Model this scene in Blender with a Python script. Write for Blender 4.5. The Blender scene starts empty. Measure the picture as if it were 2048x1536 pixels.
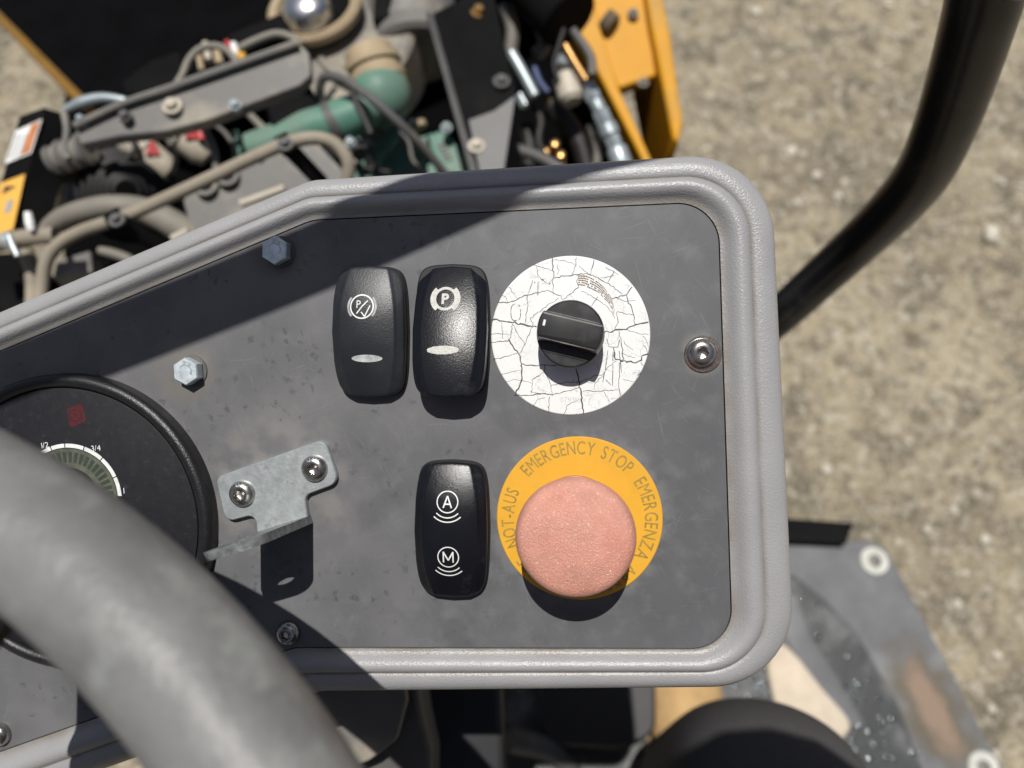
import bpy, bmesh, math, random
from mathutils import Matrix, Vector, noise
R = math.radians
rnd = random.Random(7)
scene = bpy.context.scene
COL = scene.collection

# ------------------------------------------------------------------ camera, sky, sun, exposure
FPX = 1456.0                      # focal length in pixels of the 2048 px wide photograph
PITCH = R(22)
CAM_H = 1.60
cam_d = bpy.data.cameras.new("Camera"); cam = bpy.data.objects.new("Camera", cam_d); COL.objects.link(cam)
cam_d.sensor_width = 36; cam_d.lens = FPX / 2048 * 36
cam_d.clip_start = 0.01; cam_d.clip_end = 1000
cam.location = (0, 0, CAM_H); cam.rotation_euler = (PITCH, 0, 0)
cam_d.dof.use_dof = True; cam_d.dof.focus_distance = 0.262; cam_d.dof.aperture_fstop = 6.65
scene.camera = cam
CAM = Matrix.Translation((0, 0, CAM_H)) @ Matrix.Rotation(PITCH, 4, 'X')
UP = Vector((0, math.sin(PITCH), math.cos(PITCH)))      # world up seen from the camera's axes
DOWN = -UP
sun_cam = Vector((-.08, .57, 1)).normalized()
sun_dir = (CAM.to_3x3() @ sun_cam).normalized()
world = bpy.data.worlds.new("World"); scene.world = world; world.use_nodes = True
wn = world.node_tree.nodes; wl = world.node_tree.links
bg = wn.get("Background") or wn.new("ShaderNodeBackground")
sky = wn.new("ShaderNodeTexSky"); sky.sky_type = 'NISHITA'; sky.sun_disc = False; sky.ozone_density = .4; sky.dust_density = 2.0
sky.sun_elevation = math.asin(sun_dir.z); sky.sun_rotation = math.atan2(sun_dir.x, sun_dir.y)
wl.new(sky.outputs[0], bg.inputs[0]); bg.inputs[1].default_value = 0.05
sun_d = bpy.data.lights.new("Sun", 'SUN'); sun = bpy.data.objects.new("Sun", sun_d); COL.objects.link(sun)
sun_d.energy = 4.6; sun_d.angle = R(0.5); sun_d.color = (1.0, .965, .91)
sun.rotation_euler = sun_dir.to_track_quat('Z', 'Y').to_euler(); sun.location = (0, 0, 5)
vs = scene.view_settings
vs.view_transform = 'Standard'; vs.look = 'None'; vs.exposure = 0.0; vs.gamma = 1; vs.use_curve_mapping = False

# ------------------------------------------------------------------ frames (all working units are millimetres)
def ray(px, py): return Vector(((px - 1024) / FPX, (768 - py) / FPX, -1))
def U(px, py, d): return ray(px, py) * d                 # point at depth d, camera axes
PN = Vector((-.09, -.06, 1)).normalized()
PU = (Vector((1, 0, 0)) - PN * PN.x).normalized(); PV = PN.cross(PU)
PO = Vector((0, 0, -265))
def frame(o, x, y, z):
    m = Matrix.Identity(4)
    for i in range(3): m[i][0], m[i][1], m[i][2], m[i][3] = x[i], y[i], z[i], o[i] * .001
    return m
PF = CAM @ frame(PO, PU, PV, PN)
CF = CAM.copy()
WF = Matrix.Identity(4)
def L(px, py, h=0.0):                                    # where a sight line meets the dashboard plane raised by h
    r = ray(px, py); t = (PO + PN * h).dot(PN) / r.dot(PN); p = r * t - PO
    return Vector((p.dot(PU), p.dot(PV)))
def cam2panel(p): q = p - PO; return Vector((q.dot(PU), q.dot(PV), q.dot(PN)))
def W(px, py, z):                                        # where a sight line meets world height z (mm)
    r = CAM.to_3x3() @ ray(px, py); t = (z - CAM_H * 1000) / r.z
    return Vector((r.x * t, r.y * t, z))
def cam2world(p): return (CAM.to_3x3() @ p) + Vector((0, 0, CAM_H * 1000))
def world2cam(p): return CAM.to_3x3().inverted() @ (Vector(p) - Vector((0, 0, CAM_H * 1000)))

# ------------------------------------------------------------------ materials
MATS = {}
def mat(name, col, rough=.5, metal=0.0, var=.18, vs=60, bump=0.0, bs=1500, bdist=.0002, dust=0, dustcol=(.34, .29, .22), ds=25, rvar=0, spec=.5, coat=0, detail=5):
    m = bpy.data.materials.new(name); m.use_nodes = True; nt = m.node_tree; N = nt.nodes; K = nt.links
    b = N["Principled BSDF"]; b.inputs["Roughness"].default_value = rough; b.inputs["Metallic"].default_value = metal
    b.inputs["Specular IOR Level"].default_value = spec; b.inputs["Coat Weight"].default_value = coat
    tc = N.new("ShaderNodeTexCoord")
    def nz(scale, det=detail, ro=.6):
        n = N.new("ShaderNodeTexNoise"); n.inputs["Scale"].default_value = scale; n.inputs["Detail"].default_value = det
        n.inputs["Roughness"].default_value = ro; K.new(tc.outputs["Object"], n.inputs["Vector"]); return n
    def ramp(fac, p0, p1, c0, c1):
        r = N.new("ShaderNodeValToRGB"); r.color_ramp.elements[0].position = p0; r.color_ramp.elements[1].position = p1
        r.color_ramp.elements[0].color = (*c0, 1); r.color_ramp.elements[1].color = (*c1, 1); K.new(fac, r.inputs[0]); return r
    lo = tuple(c * (1 - var) for c in col); hi = tuple(min(1, c * (1 + var)) for c in col)
    cur = ramp(nz(vs).outputs["Fac"], .3, .7, lo, hi).outputs[0]
    if dust:
        d = nz(ds); rr = ramp(d.outputs["Fac"], .62 - dust * .4, .78 - dust * .25, (0, 0, 0), (1, 1, 1))
        mx = N.new("ShaderNodeMix"); mx.data_type = 'RGBA'; K.new(rr.outputs[0], mx.inputs["Factor"]); K.new(cur, mx.inputs[6])
        mx.inputs[7].default_value = (*dustcol, 1); cur = mx.outputs[2]
    K.new(cur, b.inputs["Base Color"])
    if rvar:
        mr = N.new("ShaderNodeMapRange"); mr.inputs[3].default_value = max(0, rough - rvar); mr.inputs[4].default_value = min(1, rough + rvar)
        K.new(nz(vs * 2.3).outputs["Fac"], mr.inputs[0]); K.new(mr.outputs[0], b.inputs["Roughness"])
    if bump:
        bp = N.new("ShaderNodeBump"); bp.inputs["Strength"].default_value = bump; bp.inputs["Distance"].default_value = bdist
        K.new(nz(bs, 3).outputs["Fac"], bp.inputs["Height"]); K.new(bp.outputs[0], b.inputs["Normal"])
    m["nodes_ready"] = 1
    MATS[name] = m; return m

def face_mat():
    m = mat("faceplate_plastic", (.094, .096, .103), rough=.5, var=.10, vs=35, bump=.25, bs=2600, bdist=.00006, spec=.45)
    nt = m.node_tree; N = nt.nodes; K = nt.links; b = N["Principled BSDF"]; tc = next(n for n in N if n.bl_idname == "ShaderNodeTexCoord")
    base = b.inputs["Base Color"].links[0].from_socket
    def mapped(loc, rot, sc):
        mp = N.new("ShaderNodeMapping"); mp.vector_type = "TEXTURE"; mp.inputs[1].default_value = loc; mp.inputs[2].default_value = rot; mp.inputs[3].default_value = tuple(1 / q for q in sc)
        K.new(tc.outputs["Object"], mp.inputs[0]); return mp.outputs[0]
    def nz(vec, scale, det=4):
        n = N.new("ShaderNodeTexNoise"); n.inputs["Scale"].default_value = scale; n.inputs["Detail"].default_value = det; K.new(vec, n.inputs["Vector"]); return n.outputs["Fac"]
    def rng(v, a, c, lo=0, hi=1):
        r = N.new("ShaderNodeMapRange"); r.inputs[1].default_value = a; r.inputs[2].default_value = c; r.inputs[3].default_value = lo; r.inputs[4].default_value = hi; K.new(v, r.inputs[0]); return r.outputs[0]
    def mul(a, c):
        q = N.new("ShaderNodeMath"); q.operation = 'MULTIPLY'; K.new(a, q.inputs[0])
        if isinstance(c, float): q.inputs[1].default_value = c
        else: K.new(c, q.inputs[1])
        return q.outputs[0]
    def mix(cur, fac, col):
        mx = N.new("ShaderNodeMix"); mx.data_type = 'RGBA'; K.new(fac, mx.inputs["Factor"]); K.new(cur, mx.inputs[6]); mx.inputs[7].default_value = (*col, 1); return mx.outputs[2]
    cur = base
    # paler noise patches, stronger to the gauge side of the plate
    sx = N.new("ShaderNodeSeparateXYZ"); K.new(tc.outputs["Object"], sx.inputs[0])
    grad = rng(sx.outputs[0], .07, -.07, .0, .75)
    bl = mul(rng(nz(mapped((0, 0, 0), (0, 0, 0), (1, 1, 1)), 28, 6), .30, .7), grad)
    cur = mix(cur, bl, (.172, .169, .172))
    cur = mix(cur, mul(rng(nz(mapped((3, 1, 0), (0, 0, .4), (1, 1, 1)), 110, 5), .52, .72), .45), (.155, .16, .165))
    # dark water spots
    vo = N.new("ShaderNodeTexVoronoi"); vo.inputs["Scale"].default_value = 190
    wz = N.new("ShaderNodeTexNoise"); wz.inputs["Scale"].default_value = 320; wz.inputs["Detail"].default_value = 4; K.new(tc.outputs["Object"], wz.inputs["Vector"])
    sc_n = N.new("ShaderNodeVectorMath"); sc_n.operation = 'SCALE'; sc_n.inputs[3].default_value = .007; K.new(wz.outputs["Color"], sc_n.inputs[0])
    ad_n = N.new("ShaderNodeVectorMath"); ad_n.operation = 'ADD'; K.new(tc.outputs["Object"], ad_n.inputs[0]); K.new(sc_n.outputs[0], ad_n.inputs[1]); K.new(ad_n.outputs[0], vo.inputs["Vector"])
    nzv = nz(mapped((5, 2, 0), (0, 0, 0), (1, 1, 1)), 45, 3)
    spots = mul(rng(vo.outputs["Distance"], .30, .12), rng(nzv, .46, .56))
    cur = mix(cur, mul(mul(spots, rng(sx.outputs[0], .03, -.03)), .7), (.062, .06, .064))
    # scratches
    for i, (rot, sc, th) in enumerate(((.35, 18, .655), (-.5, 30, .66), (1.25, 24, .66), (2.3, 40, .655), (.05, 26, .67), (1.8, 30, .66), (-1.1, 22, .665))):
        s = rng(nz(mapped((i * 3.1, i, 0), (0, 0, rot), (1, sc, 1)), 55, 2), th, th + .03)
        msk = rng(nz(mapped((i * 7.7, 2 * i, 0), (0, 0, 0), (1, 1, 1)), 60, 2), .47, .6)
        cur = mix(cur, mul(mul(s, msk), .30), (.20, .20, .20))
    K.new(cur, b.inputs["Base Color"])
    K.new(rng(nz(mapped((0, 0, 0), (0, 0, 0), (1, 1, 1)), 90, 5), .3, .7, .42, .60), b.inputs["Roughness"])
    return m

def sticker_mat():
    m = mat("cracked_white_sticker", (.73, .74, .73), rough=.45, var=.03, vs=90)
    nt = m.node_tree; N = nt.nodes; K = nt.links; b = N["Principled BSDF"]; tc = next(n for n in N if n.bl_idname == "ShaderNodeTexCoord")
    base = b.inputs["Base Color"].links[0].from_socket
    w = N.new("ShaderNodeTexNoise"); w.inputs["Scale"].default_value = 220; w.inputs["Detail"].default_value = 4; K.new(tc.outputs["Object"], w.inputs["Vector"])
    a = N.new("ShaderNodeVectorMath"); a.operation = 'SCALE'; a.inputs[3].default_value = .006; K.new(w.outputs["Color"], a.inputs[0])
    ad = N.new("ShaderNodeVectorMath"); ad.operation = 'ADD'; K.new(tc.outputs["Object"], ad.inputs[0]); K.new(a.outputs[0], ad.inputs[1])
    cur = base
    for sc, wd, f in ((165, .022, .5), (300, .03, .26)):
        v = N.new("ShaderNodeTexVoronoi"); v.feature = 'DISTANCE_TO_EDGE'; v.inputs["Scale"].default_value = sc; K.new(ad.outputs[0], v.inputs["Vector"])
        n2 = N.new("ShaderNodeTexNoise"); n2.inputs["Scale"].default_value = 95 + sc * .1; K.new(tc.outputs["Object"], n2.inputs["Vector"])
        r = N.new("ShaderNodeMapRange"); r.inputs[1].default_value = wd; r.inputs[2].default_value = 0; r.inputs[3].default_value = 0; r.inputs[4].default_value = f; K.new(v.outputs["Distance"], r.inputs[0])
        r2 = N.new("ShaderNodeMapRange"); r2.inputs[1].default_value = .42; r2.inputs[2].default_value = .6; K.new(n2.outputs["Fac"], r2.inputs[0])
        q = N.new("ShaderNodeMath"); q.operation = 'MULTIPLY'; K.new(r.outputs[0], q.inputs[0]); K.new(r2.outputs[0], q.inputs[1])
        mx = N.new("ShaderNodeMix"); mx.data_type = 'RGBA'; K.new(q.outputs[0], mx.inputs["Factor"]); K.new(cur, mx.inputs[6]); mx.inputs[7].default_value = (.10, .10, .11, 1); cur = mx.outputs[2]
    K.new(cur, b.inputs["Base Color"]); return m

def ground_mat():
    m = mat("dry_dirt", (.285, .24, .162), rough=.95, var=.25, vs=9, bump=.9, bs=90, bdist=.012, detail=9, spec=.2)
    nt = m.node_tree; N = nt.nodes; K = nt.links; b = N["Principled BSDF"]; tc = next(n for n in N if n.bl_idname == "ShaderNodeTexCoord")
    cur = b.inputs["Base Color"].links[0].from_socket
    for sc, lo, hi, col, f in ((1.1, .42, .60, (.42, .36, .25), .9), (3.6, .50, .62, (.16, .14, .105), .8), (11, .50, .61, (.11, .096, .07), .8), (21, .54, .62, (.10, .088, .062), .6), (33, .54, .61, (.43, .39, .31), .85), (75, .54, .61, (.11, .095, .075), .75), (90, .56, .62, (.5, .46, .38), .7)):
        n = N.new("ShaderNodeTexNoise"); n.inputs["Scale"].default_value = sc; n.inputs["Detail"].default_value = 6; n.inputs["Roughness"].default_value = .65; K.new(tc.outputs["Object"], n.inputs["Vector"])
        r = N.new("ShaderNodeMapRange"); r.inputs[1].default_value = lo; r.inputs[2].default_value = hi; r.inputs[4].default_value = f; K.new(n.outputs["Fac"], r.inputs[0])
        mx = N.new("ShaderNodeMix"); mx.data_type = 'RGBA'; K.new(r.outputs[0], mx.inputs["Factor"]); K.new(cur, mx.inputs[6]); mx.inputs[7].default_value = (*col, 1); cur = mx.outputs[2]
    K.new(cur, b.inputs["Base Color"]); return m

face_m = face_mat(); white_m = sticker_mat(); ground_m = ground_mat()
frame_m = mat("grained_grey_plastic", (.305, .305, .31), rough=.3, var=.05, vs=40, bump=1.0, bs=1400, bdist=.0002, spec=.5, detail=3)
frame_m2 = mat("console_black_plastic", (.03, .03, .032), rough=.6, var=.2, vs=30, bump=.4, bs=700)
black_sw = mat("black_switch_plastic", (.007, .0075, .0105), rough=.27, var=.15, vs=80, bump=1.0, bs=1900, bdist=.00007, spec=.36, dust=.05, dustcol=(.03, .032, .036), ds=60)
black_sw_worn = mat("worn_black_switch_plastic", (.017, .019, .023), rough=.38, var=.2, vs=60, bump=1.0, bs=1900, bdist=.00008, spec=.45, dust=.25, dustcol=(.03, .032, .037), ds=50)
black_matte = mat("matte_black_plastic", (.012, .012, .013), rough=.55, var=.2, vs=60, bump=.3, bs=2200, bdist=.00005)
knob_m = mat("knob_black", (.017, .017, .018), rough=.42, var=.35, vs=120, bump=.3, bs=2500, bdist=.00004, dust=.25, dustcol=(.045, .045, .048), ds=140)
worn_edge = mat("worn_edge_grey", (.18, .18, .18), rough=.5, var=.4, vs=500)
mark_white = mat("printed_white", (.72, .73, .72), rough=.5, var=.12, vs=600)
mark_grey = mat("worn_print_grey", (.32, .33, .34), rough=.5, var=.35, vs=900)
lens_m = mat("rough_pale_lens", (.50, .50, .46), rough=.5, var=.25, vs=1400, bump=.8, bs=2600, bdist=.0002)
lens_clear = mat("pale_glassy_lens", (.42, .46, .46), rough=.2, var=.3, vs=400, bump=.3, bs=1200, bdist=.0001)
yellow_label = mat("yellow_legend_plate", (.70, .365, .032), rough=.42, var=.07, vs=70, dust=.12, dustcol=(.62, .34, .05), ds=150)
legend_ink = mat("faded_legend_ink", (.33, .22, .045), rough=.5, var=.25, vs=500)
pink_m = mat("faded_red_plastic", (.64, .30, .225), rough=.14, var=.14, vs=70, bump=1.0, bs=2100, bdist=.0005, spec=.7, detail=3, dust=.35, dustcol=(.56, .215, .155), ds=32)
def glint_specks(m, sc, lo, col, f):
    nt = m.node_tree; N = nt.nodes; K = nt.links; b = N['Principled BSDF']; cur = b.inputs['Base Color'].links[0].from_socket; tc = next(n for n in N if n.bl_idname == 'ShaderNodeTexCoord')
    w = N.new('ShaderNodeTexNoise'); w.inputs['Scale'].default_value = sc; w.inputs['Detail'].default_value = 2; K.new(tc.outputs['Object'], w.inputs['Vector'])
    r = N.new('ShaderNodeMapRange'); r.inputs[1].default_value = lo; r.inputs[2].default_value = lo + .06; r.inputs[4].default_value = f; K.new(w.outputs['Fac'], r.inputs[0])
    mx = N.new('ShaderNodeMix'); mx.data_type = 'RGBA'; K.new(r.outputs[0], mx.inputs['Factor']); K.new(cur, mx.inputs[6]); mx.inputs[7].default_value = (*col, 1); K.new(mx.outputs[2], b.inputs['Base Color'])
glint_specks(pink_m, 1700, .62, (.90, .64, .54), .6)  # pale specks in the colour stand in for glints off the grained cap
pink_side = mat("stem_red_plastic", (.35, .05, .03), rough=.4)
zinc = mat("zinc_plated_steel", (.50, .54, .55), rough=.42, metal=.65, var=.16, vs=260, bump=.5, bs=900, bdist=.00015, dust=.04, dustcol=(.30, .29, .26), ds=220, rvar=.1)
zinc_edge = mat("sheared_zinc_edge", (.22, .235, .235), rough=.42, metal=.5, var=.5, vs=300, bump=.9, bs=500, bdist=.0003)
steel = mat("stainless_steel", (.42, .40, .38), rough=.26, metal=.95, var=.3, vs=260, bump=.35, bs=900, bdist=.0001, rvar=.12)
bolt_m = mat("zinc_bolt_head", (.66, .74, .78), rough=.45, metal=.6, var=.25, vs=300, bump=.5, bs=900, bdist=.0002)
gauge_face = mat("gauge_face_black", (.0125, .0125, .016), rough=.6, var=.2, vs=300, bump=.35, bs=2200, bdist=.00005, dust=.1, dustcol=(.03, .03, .034), ds=400, spec=.2)
gauge_rim = mat("gauge_rubber_rim", (.011, .011, .0125), rough=.36, var=.2, vs=300, bump=.8, bs=1500, bdist=.0002)
red_icon = mat("dim_red_lamp", (.075, .009, .013), rough=.5, var=.2, vs=300)
dark_ink = mat("dark_ink", (.02, .008, .009), rough=.6)
lcd_m = mat("display_glass_green", (.10, .11, .08), rough=.3, var=.3, vs=200)
lcd_dark = mat("display_segment", (.045, .055, .042), rough=.3)
wheel_m = mat("worn_grey_wheel_rubber", (.165, .166, .164), rough=.47, var=.2, vs=45, bump=.5, bs=150, bdist=.0010, spec=.4, dust=.25, dustcol=(.25, .258, .25), ds=60)
rail_m = mat("black_painted_tube", (.010, .011, .013), rough=.30, var=.3, vs=25, spec=.45, dust=.12, dustcol=(.05, .045, .042), ds=18)
dustgrey = mat("dusty_grey_paint", (.15, .145, .135), rough=.6, var=.12, vs=18, dust=.35, dustcol=(.34, .30, .23), ds=14)
darkgrey = mat("dusty_dark_steel", (.085, .083, .08), rough=.6, var=.2, vs=18, dust=.2, dustcol=(.17, .15, .12), ds=14)
blacksteel = mat("black_steel", (.007, .007, .0075), rough=.6, var=.3, vs=20, dust=.1, dustcol=(.015, .014, .012), ds=12, spec=.03)
bay_black = mat("engine_bay_black", (.0025, .0025, .003), rough=.9, var=.3, vs=20, spec=.05)
tanrubber = mat("dusty_tan_hose", (.27, .235, .18), rough=.7, var=.15, vs=25, dust=.3, dustcol=(.40, .34, .26), ds=15)
greyhose = mat("dusty_grey_hose", (.20, .185, .155), rough=.65, var=.15, vs=25, dust=.25, dustcol=(.33, .29, .22), ds=15)
blackhose = mat("black_hose", (.014, .014, .014), rough=.5, var=.3, vs=20, dust=.15, dustcol=(.06, .055, .045), ds=16, spec=.3)
green_m = mat("green_engine_paint", (.085, .20, .15), rough=.5, var=.2, vs=22, dust=.45, dustcol=(.16, .22, .175), ds=18, spec=.3)
tan_m = mat("tan_rubber_coupling", (.36, .28, .175), rough=.7, var=.15, vs=30)
chrome = mat("scuffed_chrome", (.55, .55, .55), rough=.3, metal=.95, var=.3, vs=50, bump=.4, bs=60, bdist=.002)
yellowp = mat("machine_yellow_paint", (.60, .285, .012), rough=.5, var=.10, vs=8, dust=.2, dustcol=(.42, .24, .05), ds=14, spec=.25)
beigef = mat("beige_plastic", (.48, .43, .35), rough=.55, var=.2, vs=30, dust=.3, ds=20)
redf = mat("red_plastic", (.42, .05, .05), rough=.45)
whitep = mat("white_label", (.78, .78, .76), rough=.5, var=.04, vs=60)
orangel = mat("orange_print", (.50, .17, .05), rough=.5)
yellowl = mat("yellow_warning_label", (.78, .42, .06), rough=.5, var=.05, vs=40)
blackp = mat("black_print", (.02, .02, .02), rough=.5)
brass = mat("brass_fitting", (.55, .32, .12), rough=.3, metal=.8)
bluehose = mat("blue_hose", (.03, .05, .14), rough=.45)
silverf = mat("zinc_hydraulic_fitting", (.38, .43, .45), rough=.38, metal=.45, var=.2, vs=40)
plate_m = mat("worn_grey_footplate", (.118, .121, .127), rough=.6, var=.28, vs=16, bump=.4, bs=80, bdist=.001, dust=.25, dustcol=(.19, .19, .19), ds=9)
mat_rub = mat("wet_black_floor_mat", (.034, .038, .038), rough=.45, var=.3, vs=16, bump=.5, bs=160, bdist=.001, dust=.3, dustcol=(.13, .135, .135), ds=18)
stud_m = mat("glossy_water_bead", (.14, .15, .16), rough=.12, metal=1.0, var=.1)
sand_m = mat("pale_sand", (.54, .46, .36), rough=.9, var=.12, vs=40)
rust_d = mat("dark_rust_film", (.11, .085, .055), rough=.85, var=.35, vs=60)
rust_l = mat("bare_pinkish_rust", (.36, .235, .16), rough=.8, var=.25, vs=50)
cloth = mat("charcoal_trouser_cloth", (.068, .065, .066), rough=.9, var=.15, vs=500, bump=.5, bs=1600, bdist=.0003, spec=.2)
leather = mat("tan_nubuck_boot", (.42, .27, .12), rough=.8, var=.22, vs=35)
sole_m = mat("boot_sole_rubber", (.30, .22, .13), rough=.8)
stone_m = mat("pale_limestone", (.52, .48, .40), rough=.85, var=.2, vs=60)
stone_m2 = mat("grey_brown_stone", (.28, .245, .19), rough=.9, var=.3, vs=60)
crack_m = mat("crack_dark", (.07, .07, .075), rough=.8, var=.3, vs=900)
brown_ink = mat("scorched_brown_print", (.15, .09, .055), rough=.8, var=.4, vs=900)
stain_light = mat("pale_wear_halo", (.20, .195, .18), rough=.6, var=.3, vs=300)
silver_grey_ink = mat("faint_grey_print", (.50, .50, .50), rough=.6, var=.2, vs=900)

# ------------------------------------------------------------------ geometry helpers
def catmull(pts, n=8, closed=False):
    out = []; m = len(pts); P = [Vector(p) for p in pts]
    rng = range(m if closed else m - 1)
    for i in rng:
        if closed: a, b, c, d = P[i - 1], P[i], P[(i + 1) % m], P[(i + 2) % m]
        else: a, b, c, d = P[max(i - 1, 0)], P[i], P[i + 1], P[min(i + 2, m - 1)]
        for k in range(n):
            t = k / n; t2 = t * t; t3 = t2 * t
            out.append(.5 * ((2 * b) + (c - a) * t + (2 * a - 5 * b + 4 * c - d) * t2 + (3 * b - a - 3 * c + d) * t3))
    if not closed: out.append(P[-1].copy())
    return out
def roundpoly(pts, radii, seg=8):
    P = [Vector(p[:2]) for p in pts]; out = []; m = len(P)
    if not hasattr(radii, '__len__'): radii = [radii] * m
    for i in range(m):
        a, b, c = P[i - 1], P[i], P[(i + 1) % m]; d1 = (a - b); d2 = (c - b); r = radii[i]
        if r <= 0: out += [b.copy()] * 1; continue
        n1 = d1.normalized(); n2 = d2.normalized(); ang = n1.angle(n2); t = min(r / math.tan(ang / 2), d1.length * .49, d2.length * .49)
        p0 = b + n1 * t; p1 = b + n2 * t
        for k in range(seg + 1):
            s = k / seg; w = .5 / math.sin(ang / 2) if ang else 1; w = math.sin(ang / 2)   # rational quadratic arc
            B0, B1, B2 = (1 - s) ** 2, 2 * s * (1 - s) * w, s * s
            out.append((p0 * B0 + b * B1 + p1 * B2) / (B0 + B1 + B2))
    return out
class G:
    def __init__(s): s.v = []; s.f = []
    def add(s, vs, fs):
        o = len(s.v); s.v += [Vector(v) for v in vs]; s.f += [tuple(i + o for i in f) for f in fs]; return s
    def loft(s, rings, closed=True, cap0=False, cap1=False, loop=False):
        n = len(rings[0]); vs = [p for r in rings for p in r]; fs = []; m = len(rings)
        for i in range(m if loop else m - 1):
            j0 = i * n; j1 = ((i + 1) % m) * n
            for k in range(n if closed else n - 1):
                k2 = (k + 1) % n; fs.append((j0 + k, j0 + k2, j1 + k2, j1 + k))
        if cap0: fs.append(tuple(range(n))[::-1])
        if cap1: fs.append(tuple((m - 1) * n + k for k in range(n)))
        return s.add(vs, fs)
    def prism(s, out, z0, z1, bev=0):        # outline (x, y) between two heights, optional bevelled top
        r = [[Vector((p[0], p[1], z0)) for p in out]]
        if bev:
            ins = inset(out, bev)
            r.append([Vector((p[0], p[1], z1 - bev)) for p in out]); r.append([Vector((a[0] * .7 + p[0] * .3, a[1] * .7 + p[1] * .3, z1 - bev * .3)) for p, a in zip(out, ins)])
            r.append([Vector((p[0], p[1], z1)) for p in ins])
        else: r.append([Vector((p[0], p[1], z1)) for p in out])
        return s.loft(r, cap0=True, cap1=True)
    def extrude(s, pts, vec):                # 3D outline pushed along a vector
        a = [Vector(p) for p in pts]; b = [p + Vector(vec) for p in a]
        return s.loft([b, a], cap0=True, cap1=True)
    def lathe(s, prof, c=(0, 0, 0), seg=48, ax=None, cap=False):
        c = Vector(c); z = Vector(ax).normalized() if ax else Vector((0, 0, 1)); x = z.orthogonal().normalized(); y = z.cross(x)
        rings = [[c + x * (r * math.cos(2 * math.pi * k / seg)) + y * (r * math.sin(2 * math.pi * k / seg)) + z * h for k in range(seg)] for r, h in prof]
        return s.loft(rings, cap0=cap, cap1=cap)
    def tube(s, pts, r, seg=16, n=8, smooth=True, closed=False, cap=True):
        P = catmull(pts, n, closed) if smooth else [Vector(p) for p in pts]
        rad = r if hasattr(r, '__len__') else None; m = len(P); rings = []; up = None
        for i, p in enumerate(P):
            if closed: t = P[(i + 1) % m] - P[i - 1]
            else: t = P[min(i + 1, m - 1)] - P[max(i - 1, 0)]
            t.normalize()
            if up is None: up = t.orthogonal().normalized()
            up = (up - t * up.dot(t)).normalized(); sd = t.cross(up)
            if rad: q = i / (m - 1) * (len(rad) - 1); k = min(int(q), len(rad) - 2); rr = rad[k] + (rad[k + 1] - rad[k]) * (q - k)
            else: rr = r
            rings.append([p + (up * math.cos(2 * math.pi * k / seg) + sd * math.sin(2 * math.pi * k / seg)) * rr for k in range(seg)])
        return s.loft(rings, cap0=cap and not closed, cap1=cap and not closed, loop=closed)
    def box(s, c, x, y, z):                  # centre and three half-extent vectors
        c, x, y, z = map(Vector, (c, x, y, z))
        vs = [c + x * a + y * b + z * d for a in (-1, 1) for b in (-1, 1) for d in (-1, 1)]
        return s.add(vs, [(0, 1, 3, 2), (4, 6, 7, 5), (0, 4, 5, 1), (2, 3, 7, 6), (0, 2, 6, 4), (1, 5, 7, 3)])
    def ribbon(s, pts, w, h):                # thin flat stroke on a plane of constant height (a height or a function of x, y)
        hf = h if callable(h) else (lambda x, y: h)
        P = [Vector(p[:2]) for p in pts]; vs = []; fs = []; m = len(P)
        for i, p in enumerate(P):
            t = (P[min(i + 1, m - 1)] - P[max(i - 1, 0)]).normalized(); nrm = Vector((-t.y, t.x))
            ww = w[i] if hasattr(w, '__len__') else w
            for sg in (1, -1): q = p + nrm * ww * .5 * sg; vs.append((q.x, q.y, hf(q.x, q.y)))
        for i in range(m - 1): fs.append((2 * i, 2 * i + 1, 2 * i + 3, 2 * i + 2))
        return s.add(vs, fs)
    def arc(s, c, r0, r1, a0, a1, h, seg=24):
        hf = h if callable(h) else (lambda x, y: h); vs = []; fs = []
        for i in range(seg + 1):
            a = R(a0 + (a1 - a0) * i / seg)
            for r in (r0, r1): x = c[0] + r * math.cos(a); y = c[1] + r * math.sin(a); vs.append((x, y, hf(x, y)))
        for i in range(seg): fs.append((2 * i, 2 * i + 1, 2 * i + 3, 2 * i + 2))
        return s.add(vs, fs)
    def disc(s, c, rx, ry, h, seg=48, rot=0, rings=1, jag=0):
        hf = h if callable(h) else (lambda x, y: h); R0 = []
        jj = [1 + jag * (rnd.random() - .5) for _ in range(seg)]
        for q in range(rings + 1):
            k_ = q / rings; ring = []
            for k in range(seg):
                a = 2 * math.pi * k / seg; x = rx * math.cos(a) * k_ * jj[k]; y = ry * math.sin(a) * k_ * jj[k]
                X = c[0] + x * math.cos(rot) - y * math.sin(rot); Y = c[1] + x * math.sin(rot) + y * math.cos(rot); ring.append((X, Y, hf(X, Y)))
            R0.append(ring)
        return s.loft(R0)
def inset(out, d):
    P = [Vector(p[:2]) for p in out]; m = len(P); A = sum(P[i].x * P[(i + 1) % m].y - P[(i + 1) % m].x * P[i].y for i in range(m)); sg = 1 if A > 0 else -1; res = []
    for i in range(m):
        a, b = P[i - 1], P[(i + 1) % m]
        if (P[i] - a).length < 1e-6: a = P[i - 2]
        t = (b - a).normalized(); res.append(P[i] + Vector((-t.y, t.x)) * d * sg)
    return res

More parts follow.
